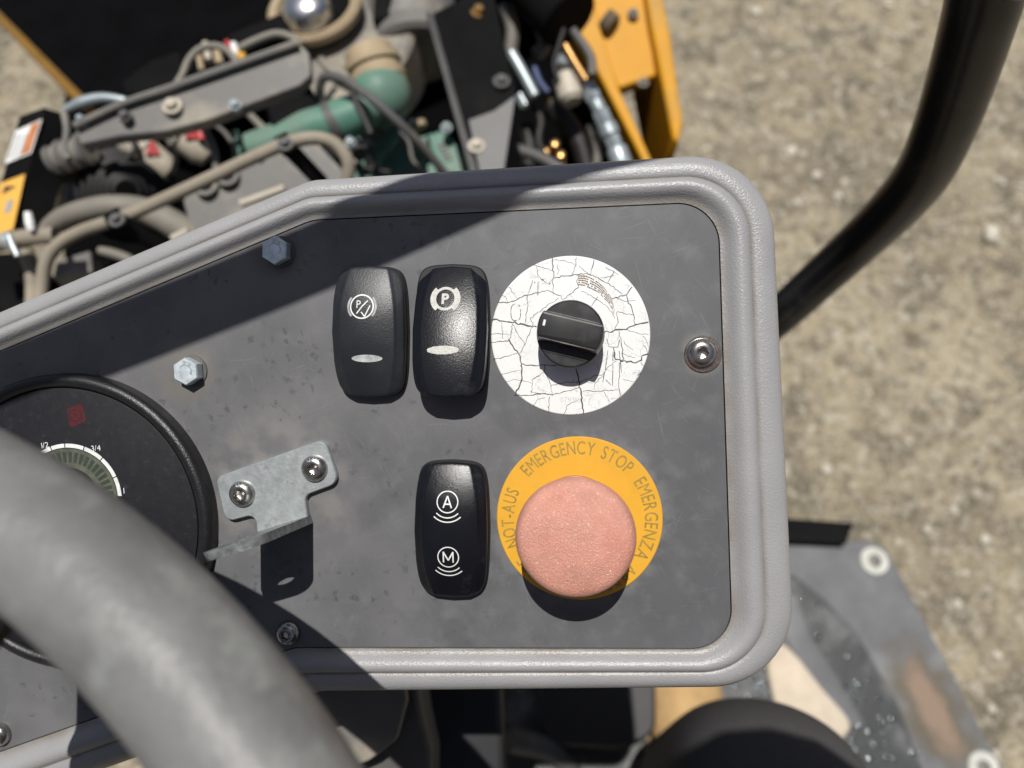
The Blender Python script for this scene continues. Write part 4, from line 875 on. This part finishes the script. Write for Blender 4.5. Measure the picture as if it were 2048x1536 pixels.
# grey cylinder
mf = Thing("muffler", "dusty grey cylindrical muffler between air filter and black bracket", "muffler", CF, U(820, 60, 820))
a0, a1 = U(800, -160, 850), U(832, 108, 800); axm = (a1 - a0).normalized(); Lm = (a1 - a0).length
g = G(); g.lathe([(.01, 0), (48, 0), (50, 3), (50, Lm - 18), (48, Lm - 14), (49.5, Lm - 10), (49, Lm), (44, Lm + 4), (.01, Lm + 4)], a0, 48, axm); mf.part("canister", g, dustgrey)
g = G(); g.lathe([(50, Lm * .45), (51.5, Lm * .45), (51.5, Lm * .45 + 10), (50, Lm * .45 + 10)], a0, 48, axm); mf.part("strap", g, darkgrey)
g = G(); slab(g, [(750, -40), (790, -50), (780, 30), (745, 45)], 760, 30, 5); solo("black_clamp", g, blacksteel, CF, U(765, 0, 760), "black clamp block between air filter and muffler", "clamp", bevel=2)
# green engine
en = Thing("engine", "green painted engine with tan coupling and intake elbow", "engine", CF, U(760, 280, 850))
g = G(); slab(g, [(648, 352), (700, 330), (790, 285), (870, 262), (895, 268), (950, 350), (950, 460), (640, 470)], 800, 130, 8); en.part("block", g, green_m, bevel=4)
g = G(); slab(g, [(850, 270), (885, 258), (905, 275), (946, 332), (930, 352), (880, 345)], 780, 40, 5); cv = en.part("valve_cover", g, green_m, bevel=3)
g = G()
for k in range(5): x = 880 + k * 4; y = 288 + k * 7.5; g.extrude(Q([(x - 8, y), (x + 8, y - 5), (x + 10, y - 1), (x - 6, y + 4)], 778.6), DOWN * .8)
en.part("embossed_lettering", g, dustgrey, parent=cv)
g = G(); tubepx(g, [(765, 185), (742, 212), (690, 238), (620, 258), (560, 282), (500, 300)], [28, 36, 41, 41, 36, 32], 705, 24); en.part("intake_pipe", g, green_m)
g = G(); c = U(762, 192, 715); pr = [(30 * math.sin(math.pi * k / 14) + .01, -30 * math.cos(math.pi * k / 14)) for k in range(15)]; g.lathe(pr, c, 32, (0, 1, .4)); en.part("elbow", g, green_m)
g = G(); a0, a1 = U(762, 178, 718), U(735, 100, 715); g.tube([a0, a0.lerp(a1, .4), a1], [28, 26, 23], 28); en.part("coupling", g, tan_m)
axc = (a1 - a0).normalized()
for t in (.2, .62): g = G(); g.lathe([(25, -3), (28.5, -3), (28.5, 3), (25, 3)], a0.lerp(a1, t), 32, axc); en.part("coupling_rib", g, tan_m)
g = G(); tubepx(g, [(742, 345), (752, 312), (775, 288), (790, 262), (770, 240)], 14, 765); en.part("water_pipe", g, green_m)
g = G(); tubepx(g, [(840, 255), (836, 245)], 15, 760); en.part("sensor", g, tan_m)
for (x, y) in ((735, 290), (712, 284), (826, 250), (893, 256)): bolt_at(en, x, y, 765, 4, silverf)
g = G(); tubepx(g, [(470, 262), (478, 300), (470, 330)], 6, 740); en.part("fuel_line", g, green_m)
g = G(); tubepx(g, [(480, 205), (510, 240), (560, 285)], 7, 700); solo("cable", g, greyhose, CF, U(510, 240, 700), "grey cable going down past the black box to the green pipe", "cable")
g = G(); slab(g, [(528, 205), (618, 165), (640, 205), (632, 235), (545, 262)], 690, 60, 10); solo("ecu_box", g, blacksteel, CF, U(590, 210, 690), "black box tucked under the support bar's rounded end", "control box", bevel=3)
g = G(); tubepx(g, [(655, 225, 700), (640, 190, 690), (648, 155, 680), (690, 160, 672), (725, 185, 668), (752, 205, 665), (800, 248, 672), (850, 298, 690), (900, 360, 715)], 9); solo("cable", g, darkgrey, CF, U(752, 205, 712), "dark cable slanting across the green engine", "cable")
g = G(); tubepx(g, [(655, 130, 720), (640, 170, 720), (648, 210, 720)], 7); solo("cable", g, greyhose, CF, U(648, 170, 720), "grey wire hanging beside the air filter", "cable")
g = G(); tubepx(g, [(665, 205), (690, 250), (700, 300), (715, 330), (780, 345)], 5, 730); solo("cable", g, blackhose, CF, U(690, 250, 730), "thin black cable looped around the green intake pipe", "cable")
g = G(); tubepx(g, [(655, 120), (690, 150), (720, 165)], 6, 725); solo("cable", g, tanrubber, CF, U(690, 150, 725), "tan wire under the air filter housing", "cable")
for pts, r_, d_, m_, lb in (
 ([(705, 178), (712, 205), (730, 240), (742, 268)], 7, 650, blackhose, "black strap hose lying across the green intake pipe"),
 ([(640, 118), (662, 140), (690, 150), (700, 176)], 8, 690, greyhose, "dusty grey hose curling down from the air filter to the pipe"),
 ([(690, 330), (705, 300), (735, 296), (748, 318), (742, 345)], 4, 700, blackhose, "thin black wire loop under the green intake pipe"),
 ([(800, 262), (818, 285), (826, 320), (850, 350)], 4, 720, darkgrey, "thin dark wire behind the slanting cable"),
 ([(430, 250), (452, 268), (470, 300), (466, 336)], 5, 660, darkgrey, "dark wire between red plug and green fuel line"),
 ([(235, 258), (262, 275), (270, 300), (250, 322)], 6, 650, blackhose, "black wire dropping from the support bar to the ribbed boot"),
 ([(330, 262), (345, 292), (352, 320), (344, 345)], 5, 645, darkgrey, "dark wire between the two fuel filters"),
 ([(650, 290), (668, 308), (690, 312), (712, 328)], 6, 690, tanrubber, "short tan hose beside the conduit's curved end"),
 ([(1128, 58), (1118, 90), (1108, 130), (1118, 165)], 5, 730, blackhose, "thin black hose hanging from the fat black cylinder"),
 ([(1062, 205), (1082, 240), (1078, 285), (1100, 330)], 7, 760, blackhose, "black hose snaking down from the short silver nut"),
 ([(20, 560), (60, 590), (120, 600), (180, 560), (230, 520)], 6, 690, blackhose, "black hose under the bent tan conduit")):
    g = G(); tubepx(g, pts, r_, d_); solo("wire" if r_ < 6 else "hose", g, m_, CF, U(*pts[0], d_), lb, "wire" if r_ < 6 else "hose")
for (x, y, d, r_, lb) in ((700, 205, 690, 36, "dark worm clamp around the green intake pipe"),):
    g = G(); a = (U(742, 212, 705) - U(690, 238, 705)).normalized(); c = U(668, 247, 705); g.lathe([(20.5, -4), (22, -4), (22, 4), (20.5, 4)], c, 32, a); solo("pipe_clamp", g, darkgrey, CF, c, lb, "clamp")
for (x, y, d, m_, lb) in ((700, 284, 700, silverf, "bright nut below the green intake pipe"), (738, 322, 740, beigef, "pale nut at the foot of the green water pipe"), (470, 210, 592, silverf, "small bolt near the rounded end of the support bar"), (250, 232, 594, darkgrey, "dark bolt at the narrow end of the support bar")):
    c = U(x, y, d); g = G(); g.lathe([(5.5, -4), (5.5, 0), (3.6, 0), (3.6, 4), (.01, 4.4)], c, 6, UP); solo("nut", g, m_, CF, c, lb, "nut")
# bracket plate, its shade and sunlit part put into the colours
bk = Thing("bracket_plate", "tall steel bracket plate, coloured black in shade and grey in sun, with round bolts in the engine bay", "bracket", CF, U(950, 160, 700))
g = G(); g.extrude(Q([(865, 28, 720), (945, -14, 720), (985, -20, 718), (1032, 190, 690), (1008, 345, 670), (1000, 420, 660), (978, 420, 660)], 0), DOWN * 4); pk = bk.part("plate", g, blacksteel)
g = G(); g.extrude(Q([(852, 22, 716), (866, 28, 720), (978, 420, 662), (962, 420, 660)], 0), DOWN * 10); bk.part("folded_edge", g, darkgrey)
g = G(); g.extrude(Q([(938, 240, 683), (988, 222, 684), (1030, 192, 688), (1007, 345, 668), (1000, 420, 658), (976, 420, 658)], 0), DOWN * 3); bk.part("sunlit_patch", g, mat("sunlit_grey_steel", (.12, .118, .115), rough=.55, var=.12, vs=18))  # sunlit lower part of the same plate, painted as a lighter sheet
for (x, y, d, m_) in ((958, 24, 716, brass), (1003, 163, 690, darkgrey), (953, 292, 676, beigef)): bolt_at(bk, x, y, d, 5.5, m_)
# hydraulic fittings and hoses
g = G(); a0, a1 = U(1040, -70, 760), U(1140, 40, 735); g.tube([a0, a1], 32, 28, smooth=False); solo("hydraulic_cylinder", g, blacksteel, CF, a0, "fat black cylinder between bracket plate and yellow frame", "cylinder", bevel=3)
hoses = [
 ([(1022, 105), (1045, 145), (1070, 192)], 11, 740, silverf, "silver hydraulic pipe just past the bracket plate", "pipe"),
 ([(1068, 135), (1080, 165), (1096, 185)], 7, 760, bluehose, "blue hose in the shade between two silver pipes", "hose"),
 ([(1082, 60), (1090, 90), (1072, 110)], 14, 770, darkgrey, "dark stub pipe under the black cylinder", "pipe"),
 ([(1130, 90), (1150, 125), (1172, 160)], 7, 720, brass, "narrow copper coloured strip along the yellow frame", "strip"),
 ([(1040, 190), (1052, 212)], 12, 760, silverf, "short silver nut under the silver pipe", "fitting"),
 ([(1100, 210), (1130, 240), (1160, 290), (1180, 360)], 20, 780, blackhose, "thick black hydraulic hose heading under the dashboard", "hose"),
 ([(1050, 250), (1060, 300), (1050, 360)], 15, 790, blackhose, "black hose beside the bracket's lower end", "hose"),
 ([(1030, 298), (1080, 315), (1130, 345)], 12, 760, darkgrey, "dark pipe just above the dashboard edge", "pipe"),
 ([(1010, 10), (1025, 60), (1020, 110)], 14, 780, darkgrey, "dark grey pipe running up next to the bracket plate", "pipe"),
 ([(1180, 250), (1195, 300), (1190, 350)], 9, 760, darkgrey, "thin dark hose by the zinc coupling", "hose"),
 ([(1145, 60), (1180, 110), (1185, 150)], 9, 715, darkgrey, "dark rod along the inner side of the yellow frame", "rod")]
for pts, r_, d_, m_, lb, cat in hoses: g = G(); tubepx(g, pts, r_, d_); solo(cat if cat != "fitting" else "pipe_fitting", g, m_, CF, U(*pts[0], d_), lb, cat)
ht = Thing("hydraulic_coupling", "zinc plated stepped hydraulic coupling along the yellow frame", "coupling", CF, U(1210, 240, 740))
cpts = [(1172, 170), (1190, 202), (1200, 222), (1212, 250), (1222, 272), (1232, 296), (1250, 345)]
for k, (r_) in enumerate((17, 15, 18, 20, 17, 21)):
    g = G(); a0, a1 = U(*cpts[k], 735), U(*cpts[k + 1], 735); g.tube([a0, a0.lerp(a1, .08), a0.lerp(a1, .9), a1], [r_ * .44, r_ * .5, r_ * .5, r_ * .44], 12 if k % 2 else 6, smooth=False); ht.part("fitting_nut", g, silverf)
vt = Thing("hydraulic_valve", "dusty round valve with zinc nut in the hose tangle", "valve", CF, U(1140, 170, 740))
g = G(); a0, a1 = U(1132, 122, 740), U(1128, 140, 738); g.tube([a0, a1], 13, 6, smooth=False); vt.part("nut", g, silverf)
g = G(); a0, a1 = U(1130, 150, 740), U(1145, 205, 735); g.tube([a0, a0.lerp(a1, .1), a0.lerp(a1, .85), a1], [10, 13, 13, 9], 20, smooth=False); vt.part("valve_body", g, beigef)
for (x, y, lb) in ((1092, 305, "brass plug glinting at the lower end of the glinting trio above the dashboard"), (1122, 312, "brass plug closest to the dashboard edge, beside its glinting twin"), (1110, 290, "brass plug at the top of the glinting trio"), (1100, 208, "dull copper coloured plug under the blue hose"), (1182, 258, "copper coloured plug next to the stepped zinc coupling")):
    c = U(x, y, 775); g = G(); g.lathe([(.01, 5), (4, 4), (5.2, 0), (5.2, -8), (.01, -8)], c, 14, UP); solo("brass_fitting", g, brass, CF, c, lb, "plug", "brass plugs among the hoses")
# yellow frame
yf = Thing("yellow_side_frame", "yellow steel side frame with a triangular opening at the machine's edge", "side frame", CF, U(1260, 150, 820))
g = G(); slab(g, [(1120, -60), (1180, -60), (1196, 40), (1236, 172), (1300, 312), (1345, 420), (1325, 440), (1281, 310), (1162, 76), (1120, 0)], 800, 26); yf.part("inner_rail", g, yellowp, bevel=2)
g = G(); slab(g, [(1176, 30), (1196, -60), (1300, -60), (1300, 40), (1312, 150), (1236, 176)], 815, 14); yf.part("side_plate", g, yellowp, bevel=2)
g = G(); g.extrude(Q([(1282, -80, 800), (1312, -80, 800), (1340, 60, 800), (1366, 240, 800), (1358, 285, 800), (1346, 276, 800), (1322, 150, 800), (1300, 40, 800)], 0), DOWN * 120); yf.part("outer_rail", g, yellowp, bevel=3)
g = G(); g.tube([U(1208, 38, 812), U(1225, 52, 812)], 13, 16, smooth=False); yf.part("cutout_rim", g, rust_d)
for (x, y) in ((1266, 28), (1286, 166)): bolt_at(yf, x, y, 812, 4.2, dustgrey)

# ------------------------------------------------------------------ below the dashboard
st = Thing("steering_column_cover", "grey rounded column cover catching a patch of sun under the dashboard", "column cover", CF, U(730, 1470, 360))
g = G(); slab(g, [(560, 1300), (800, 1300), (812, 1400), (790, 1480), (740, 1520), (560, 1600)], 360, 12, [0, 0, 10, 30, 25, 0]); st.part("cover_plate", g, dustgrey, bevel=1)
g = G(); slab(g, [(560, 1300), (824, 1300), (842, 1420), (860, 1500), (860, 1640), (560, 1640)], 385, 60); st.part("column_box", g, darkgrey, bevel=3)
g = G(); slab(g, [(850, 1330), (1000, 1330), (1010, 1640), (850, 1640)], 470, 140); solo("pedal_box", g, frame_m2, CF, U(930, 1450, 470), "black plastic box in the shade under the dashboard", "box", bevel=4)
FZ = 541.0
pd = Thing("foot_pedal", "black rubber pedal pad on a bent grey arm under the dashboard", "pedal", WF, (*W(1180, 1440, FZ)[:2], FZ))
g = G(); pts = roundpoly([W(1080, 1330, FZ + 70)[:2], W(1312, 1330, FZ + 70)[:2], W(1312, 1470, FZ + 70)[:2], W(1240, 1500, FZ + 70)[:2], W(1080, 1490, FZ + 70)[:2]], 25, 6); g.prism(pts, FZ + 45, FZ + 70, 4); pd.part("pad", g, black_matte)
g = G(); P = [W(1020, 1480, FZ + 90), W(1100, 1500, FZ + 60), W(1140, 1540, FZ + 40), W(1150, 1600, FZ + 20)]; g.tube(P, 14, 14); pd.part("arm", g, darkgrey)
# footplate
def wp(pts, z): return [W(x, y, z)[:2] for x, y in pts]
fp = Thing("footplate", "worn grey steel footplate with rust patch and black mat beside the dashboard", "footplate", WF, (*W(1750, 1300, FZ)[:2], FZ))
fo = roundpoly([Vector(q) for q in wp([(600, 1078), (1765, 1082), (2060, 1640), (500, 1700)], FZ)], [5, 30, 5, 5], 8)
g = G(); g.prism(fo, FZ - 8, FZ, 2); fp.part("steel_plate", g, plate_m)
g = G(); mo = roundpoly([Vector(q) for q in wp([(1000, 1160), (1588, 1150), (1648, 1200), (1712, 1268), (1790, 1400), (1880, 1640), (900, 1640)], FZ)], [5, 15, 20, 40, 60, 5, 5], 8); g.prism(mo, FZ, FZ + 4, 1); rm = fp.part("rubber_mat", g, mat_rub)
def bead(g, p, k):
    Rc = 7.5 * k; g.lathe([(Rc * math.sin(R(a)) + .001, Rc * math.cos(R(a)) - Rc * math.cos(R(27))) for a in (27, 22, 17, 12, 7, 0)], p, 12)
g = G()
for i in range(140):
    px = rnd.uniform(1590, 1870); py = rnd.uniform(1165, 1560)
    if px > 1600 + (py - 1150) * .66 or (py > 1380 and px < 1640): continue
    p = W(px, py, FZ + 4.1); bead(g, p, rnd.uniform(.5, 1.1))
for i in range(30): bead(g, W(rnd.uniform(1470, 1545), rnd.uniform(1330, 1400), FZ + 4.1), rnd.uniform(.5, 1.0))
fp.part("water_bead", g, stud_m, kind="stuff", smooth=60)
g = G(); P = [W(x, y, FZ + 6) for x, y in ((1565, 1190), (1590, 1260), (1625, 1320), (1668, 1390), (1700, 1450))]
rings = []
for k, p in enumerate(catmull(P, 6)): rings.append([p + Vector((math.cos(a) * 21, 0, math.sin(a) * 4 - 2)) for a in [math.pi * q / 8 for q in range(9)]])
g.loft(rings, closed=False); fp.part("raised_rib", g, plate_m, smooth=60)
g = G(); so = [Vector(q) for q in wp([(1536, 1318), (1560, 1288), (1592, 1312), (1640, 1372), (1700, 1450), (1640, 1500), (1565, 1440), (1540, 1370)], FZ + 5)]; so = [Vector((p.x, p.y)) for p in catmull([(p.x, p.y, 0) for p in so], 6, True)]; g.prism(so, FZ + 3.9, FZ + 9, 3); solo("sand_patch", g, sand_m, WF, (*so[0], FZ), "pale sand caked on the footplate by the boot", "sand", smooth=60)
def rust():
    nt = plate_m.node_tree; N = nt.nodes; K = nt.links; b = N["Principled BSDF"]; tc = next(n for n in N if n.bl_idname == "ShaderNodeTexCoord"); cur = b.inputs["Base Color"].links[0].from_socket
    a, c_, d = W(1795, 1285, FZ), W(1862, 1412, FZ), W(1925, 1530, FZ); ang = math.atan2(d.y - a.y, d.x - a.x); hl = (d - a).length / 2
    q = (c_ - fp.o) * .001
    w = N.new("ShaderNodeTexNoise"); w.inputs["Scale"].default_value = 38; w.inputs["Detail"].default_value = 6; K.new(tc.outputs["Object"], w.inputs["Vector"])
    for (sx, sy, e0, e1, col, f) in ((hl * .00108, .044, 1.2, .60, (.095, .078, .052), .95), (hl * .00078, .021, 1.2, .60, (.24, .165, .115), .85)):
        mp = N.new("ShaderNodeMapping"); mp.vector_type = "TEXTURE"; mp.inputs[1].default_value = q; mp.inputs[2].default_value = (0, 0, ang); mp.inputs[3].default_value = (sx, sy, 1); K.new(tc.outputs["Object"], mp.inputs[0])
        ln = N.new("ShaderNodeVectorMath"); ln.operation = 'LENGTH'; K.new(mp.outputs[0], ln.inputs[0])
        ad = N.new("ShaderNodeMath"); ad.operation = 'MULTIPLY_ADD'; K.new(w.outputs["Fac"], ad.inputs[0]); ad.inputs[1].default_value = 1.3; K.new(ln.outputs["Value"], ad.inputs[2])
        r = N.new("ShaderNodeMapRange"); r.inputs[1].default_value = e0 + .65; r.inputs[2].default_value = e1 + .65; r.inputs[4].default_value = f; K.new(ad.outputs[0], r.inputs[0])
        mx = N.new("ShaderNodeMix"); mx.data_type = 'RGBA'; K.new(r.outputs[0], mx.inputs["Factor"]); K.new(cur, mx.inputs[6]); mx.inputs[7].default_value = (*col, 1); cur = mx.outputs[2]
    K.new(cur, b.inputs["Base Color"])
rust()
for (x, y) in ((1748, 1122), (1966, 1535)):
    c = W(x, y, FZ); g = G(); g.lathe([(9, 2.5), (19, 3), (20, 1.5), (20, 0)], c, 36); wsh = fp.part("white_washer", g, mat("washer_nylon", (.50, .50, .45), rough=.5)) if x < 1800 else fp.part("white_washer", g, MATS["washer_nylon"])
    g = G(); g.lathe([(9.5, 1), (9, 3.5), (5, 5), (4.2, 3), (.01, 3)], c, 24); fp.part("bolt_head", g, dustgrey, parent=wsh)
g = G(); p = wp([(1560, 1036), (1706, 1046), (1692, 1088), (1560, 1082)], 560); g.prism([Vector(q) for q in p], 535, 562, 1); solo("step_bracket", g, blacksteel, WF, (*p[0], 540), "flat black bracket sticking out at the footplate's far edge", "bracket")
# machine body below so nothing floats
g = G(); g.box((-60, 150, 300), (420, 0, 0), (0, 330, 0), (0, 0, 130)); ch = solo("chassis", g, bay_black, WF, (-60, 150, 170), "black machine chassis hidden under the footplate and engine", "chassis")

# ------------------------------------------------------------------ person (seated, black trousers, tan boots)
def skin(name, verts, edges, radii, m, parent, sub=2, root=0):
    me = bpy.data.meshes.new(name); me.from_pydata([tuple(v) for v in verts], edges, []); o = bpy.data.objects.new(name, me); COL.objects.link(o); o.parent = parent
    o.modifiers.new("skin", 'SKIN'); sv = me.skin_vertices[0].data
    for i, r in enumerate(radii): sv[i].radius = (r, r) if not isinstance(r, tuple) else r; sv[i].use_root = (i == root)
    s_ = o.modifiers.new("sub", 'SUBSURF'); s_.levels = sub; s_.render_levels = sub; me.materials.append(m)
    for md in o.modifiers:
        if md.type == 'SKIN': md.use_smooth_shade = True
    return o
kn = cam2world(Vector((176, -258, -470))); print("KNEE", kn)
person = Thing("person", "seated person in charcoal trousers and tan boots, one knee beside the dashboard", "person", WF, (60, -420, 541))
def pw(x, y, z): return (Vector((x, y, z)) - person.o) * .001
kl = Vector((-190, kn.y - 60, kn.z - 40)); skin_m = mat("skin", (.42, .25, .18), rough=.6); jacket_m = mat("dark_jacket", (.03, .032, .04), rough=.9)
def cw(x, y, z): return cam2world(Vector((x, y, z)))
VV = [Vector(q) for q in ((60, -480, 1010), (70, -400, 1150), (80, -300, 1330), (88, -210, 1500),
      (150, -450, 1000), (kn.x - 2, kn.y - 130, kn.z - 25), tuple(kn), (kn.x + 8, kn.y - 20, kn.z - 170), (kn.x + 10, kn.y - 50, kn.z - 400),
      (-30, -450, 1000), (kl.x, kl.y - 140, kl.z - 20), tuple(kl), (kl.x, kl.y, kl.z - 170), (kl.x, kl.y - 10, kl.z - 380),
      (94, -140, 1610), (98, -80, 1690), tuple(cw(110, 74, 180)), tuple(cw(116, 112, 255)),  # unseen neck and head, leant forward to throw shade on the knee
      (250, -230, 1470), (350, -330, 1260), (300, -300, 1130), (270, -250, 1105), (255, -215, 1100),
      (-70, -230, 1470), (-190, -330, 1260), (-170, -330, 1130), (-165, -290, 1095))]
EE = [(0, 1), (1, 2), (2, 3), (0, 4), (4, 5), (5, 6), (6, 7), (7, 8), (0, 9), (9, 10), (10, 11), (11, 12), (12, 13), (3, 14), (14, 15), (15, 16), (16, 17), (3, 18), (18, 19), (19, 20), (20, 21), (21, 22), (3, 23), (23, 24), (24, 25), (25, 26)]
RR = [.11, .11, .12, .09, .06, .045, .035, .035, .030, .06, .045, .035, .035, .030, .055, .075, .088, .070, .045, .036, .025, .036, .030, .045, .036, .025, .034]
for k in range(4):
    VV.append(Vector((240 + k * 17, -190, 1098))); RR.append(.0095); EE.append((22, len(VV) - 1)); VV.append(Vector((240 + k * 17, -150 + 5 * (k in (1, 2)), 1090))); RR.append(.008); EE.append((len(VV) - 2, len(VV) - 1))
skin("body", [pw(*q) for q in VV], EE, RR, skin_m, person.root)
def sub(idx, edges, radii): m_ = {a: k for k, a in enumerate(idx)}; return [pw(*VV[a]) for a in idx], [(m_[a], m_[b]) for a, b in edges], radii
v_, e_, r_ = sub([0, 4, 5, 6, 7, 8, 9, 10, 11, 12, 13, 1], [(0, 4), (4, 5), (5, 6), (6, 7), (7, 8), (0, 9), (9, 10), (10, 11), (11, 12), (12, 13), (0, 1)], [.145, .1, .084, .071, .067, .054, .1, .084, .071, .067, .054, .13]); skin("trousers", v_, e_, r_, cloth, person.root, sub=4)
v_, e_, r_ = sub([0, 1, 2, 3, 18, 19, 20, 23, 24, 25], [(0, 1), (1, 2), (2, 3), (3, 18), (18, 19), (19, 20), (3, 23), (23, 24), (24, 25)], [.155, .15, .165, .11, .07, .052, .038, .07, .052, .038]); skin("jacket", v_, e_, r_, jacket_m, person.root, root=2)
def boot(cx, cy, ang):
    g = G(); st_ = [(-120, 36, 60), (-95, 44, 95), (-50, 47, 110), (0, 46, 95), (40, 48, 75), (90, 50, 62), (130, 44, 50), (150, 26, 30)]; rings = []
    for (yy, w, h) in st_:
        rings.append([Vector((cx + (w * math.cos(a)) * math.cos(ang) - yy * math.sin(ang) * -1 * -1, cy + yy * math.cos(ang) + w * math.cos(a) * math.sin(ang), FZ + 6 + max(0, h * (math.sin(a) * .5 + .5)))) for a in [2 * math.pi * k / 24 for k in range(24)]])
    g.loft(rings, cap0=True, cap1=True); b = person.part("boot", g, leather, smooth=60)
    g = G(); out = [Vector((cx + sx * (w + 4) * math.cos(ang) - yy * math.sin(ang), cy + yy * math.cos(ang) + sx * (w + 4) * math.sin(ang))) for sx, lst in ((1, st_), (-1, st_[::-1])) for (yy, w, h) in lst]
    g.prism(out, FZ + 4, FZ + 22, 3); person.part("sole", g, sole_m, parent=b)
    g = G(); c = Vector((cx, cy - 60, FZ + 90)); g.tube([c, c + Vector((0, -10, 60)), c + Vector((0, -15, 120))], [50, 52, 54], 20); person.part("boot_shaft", g, leather, parent=b)
bt = W(1385, 1420, FZ + 80); boot(bt.x, bt.y - 40, 0); boot(-190, kl.y - 20, 0)
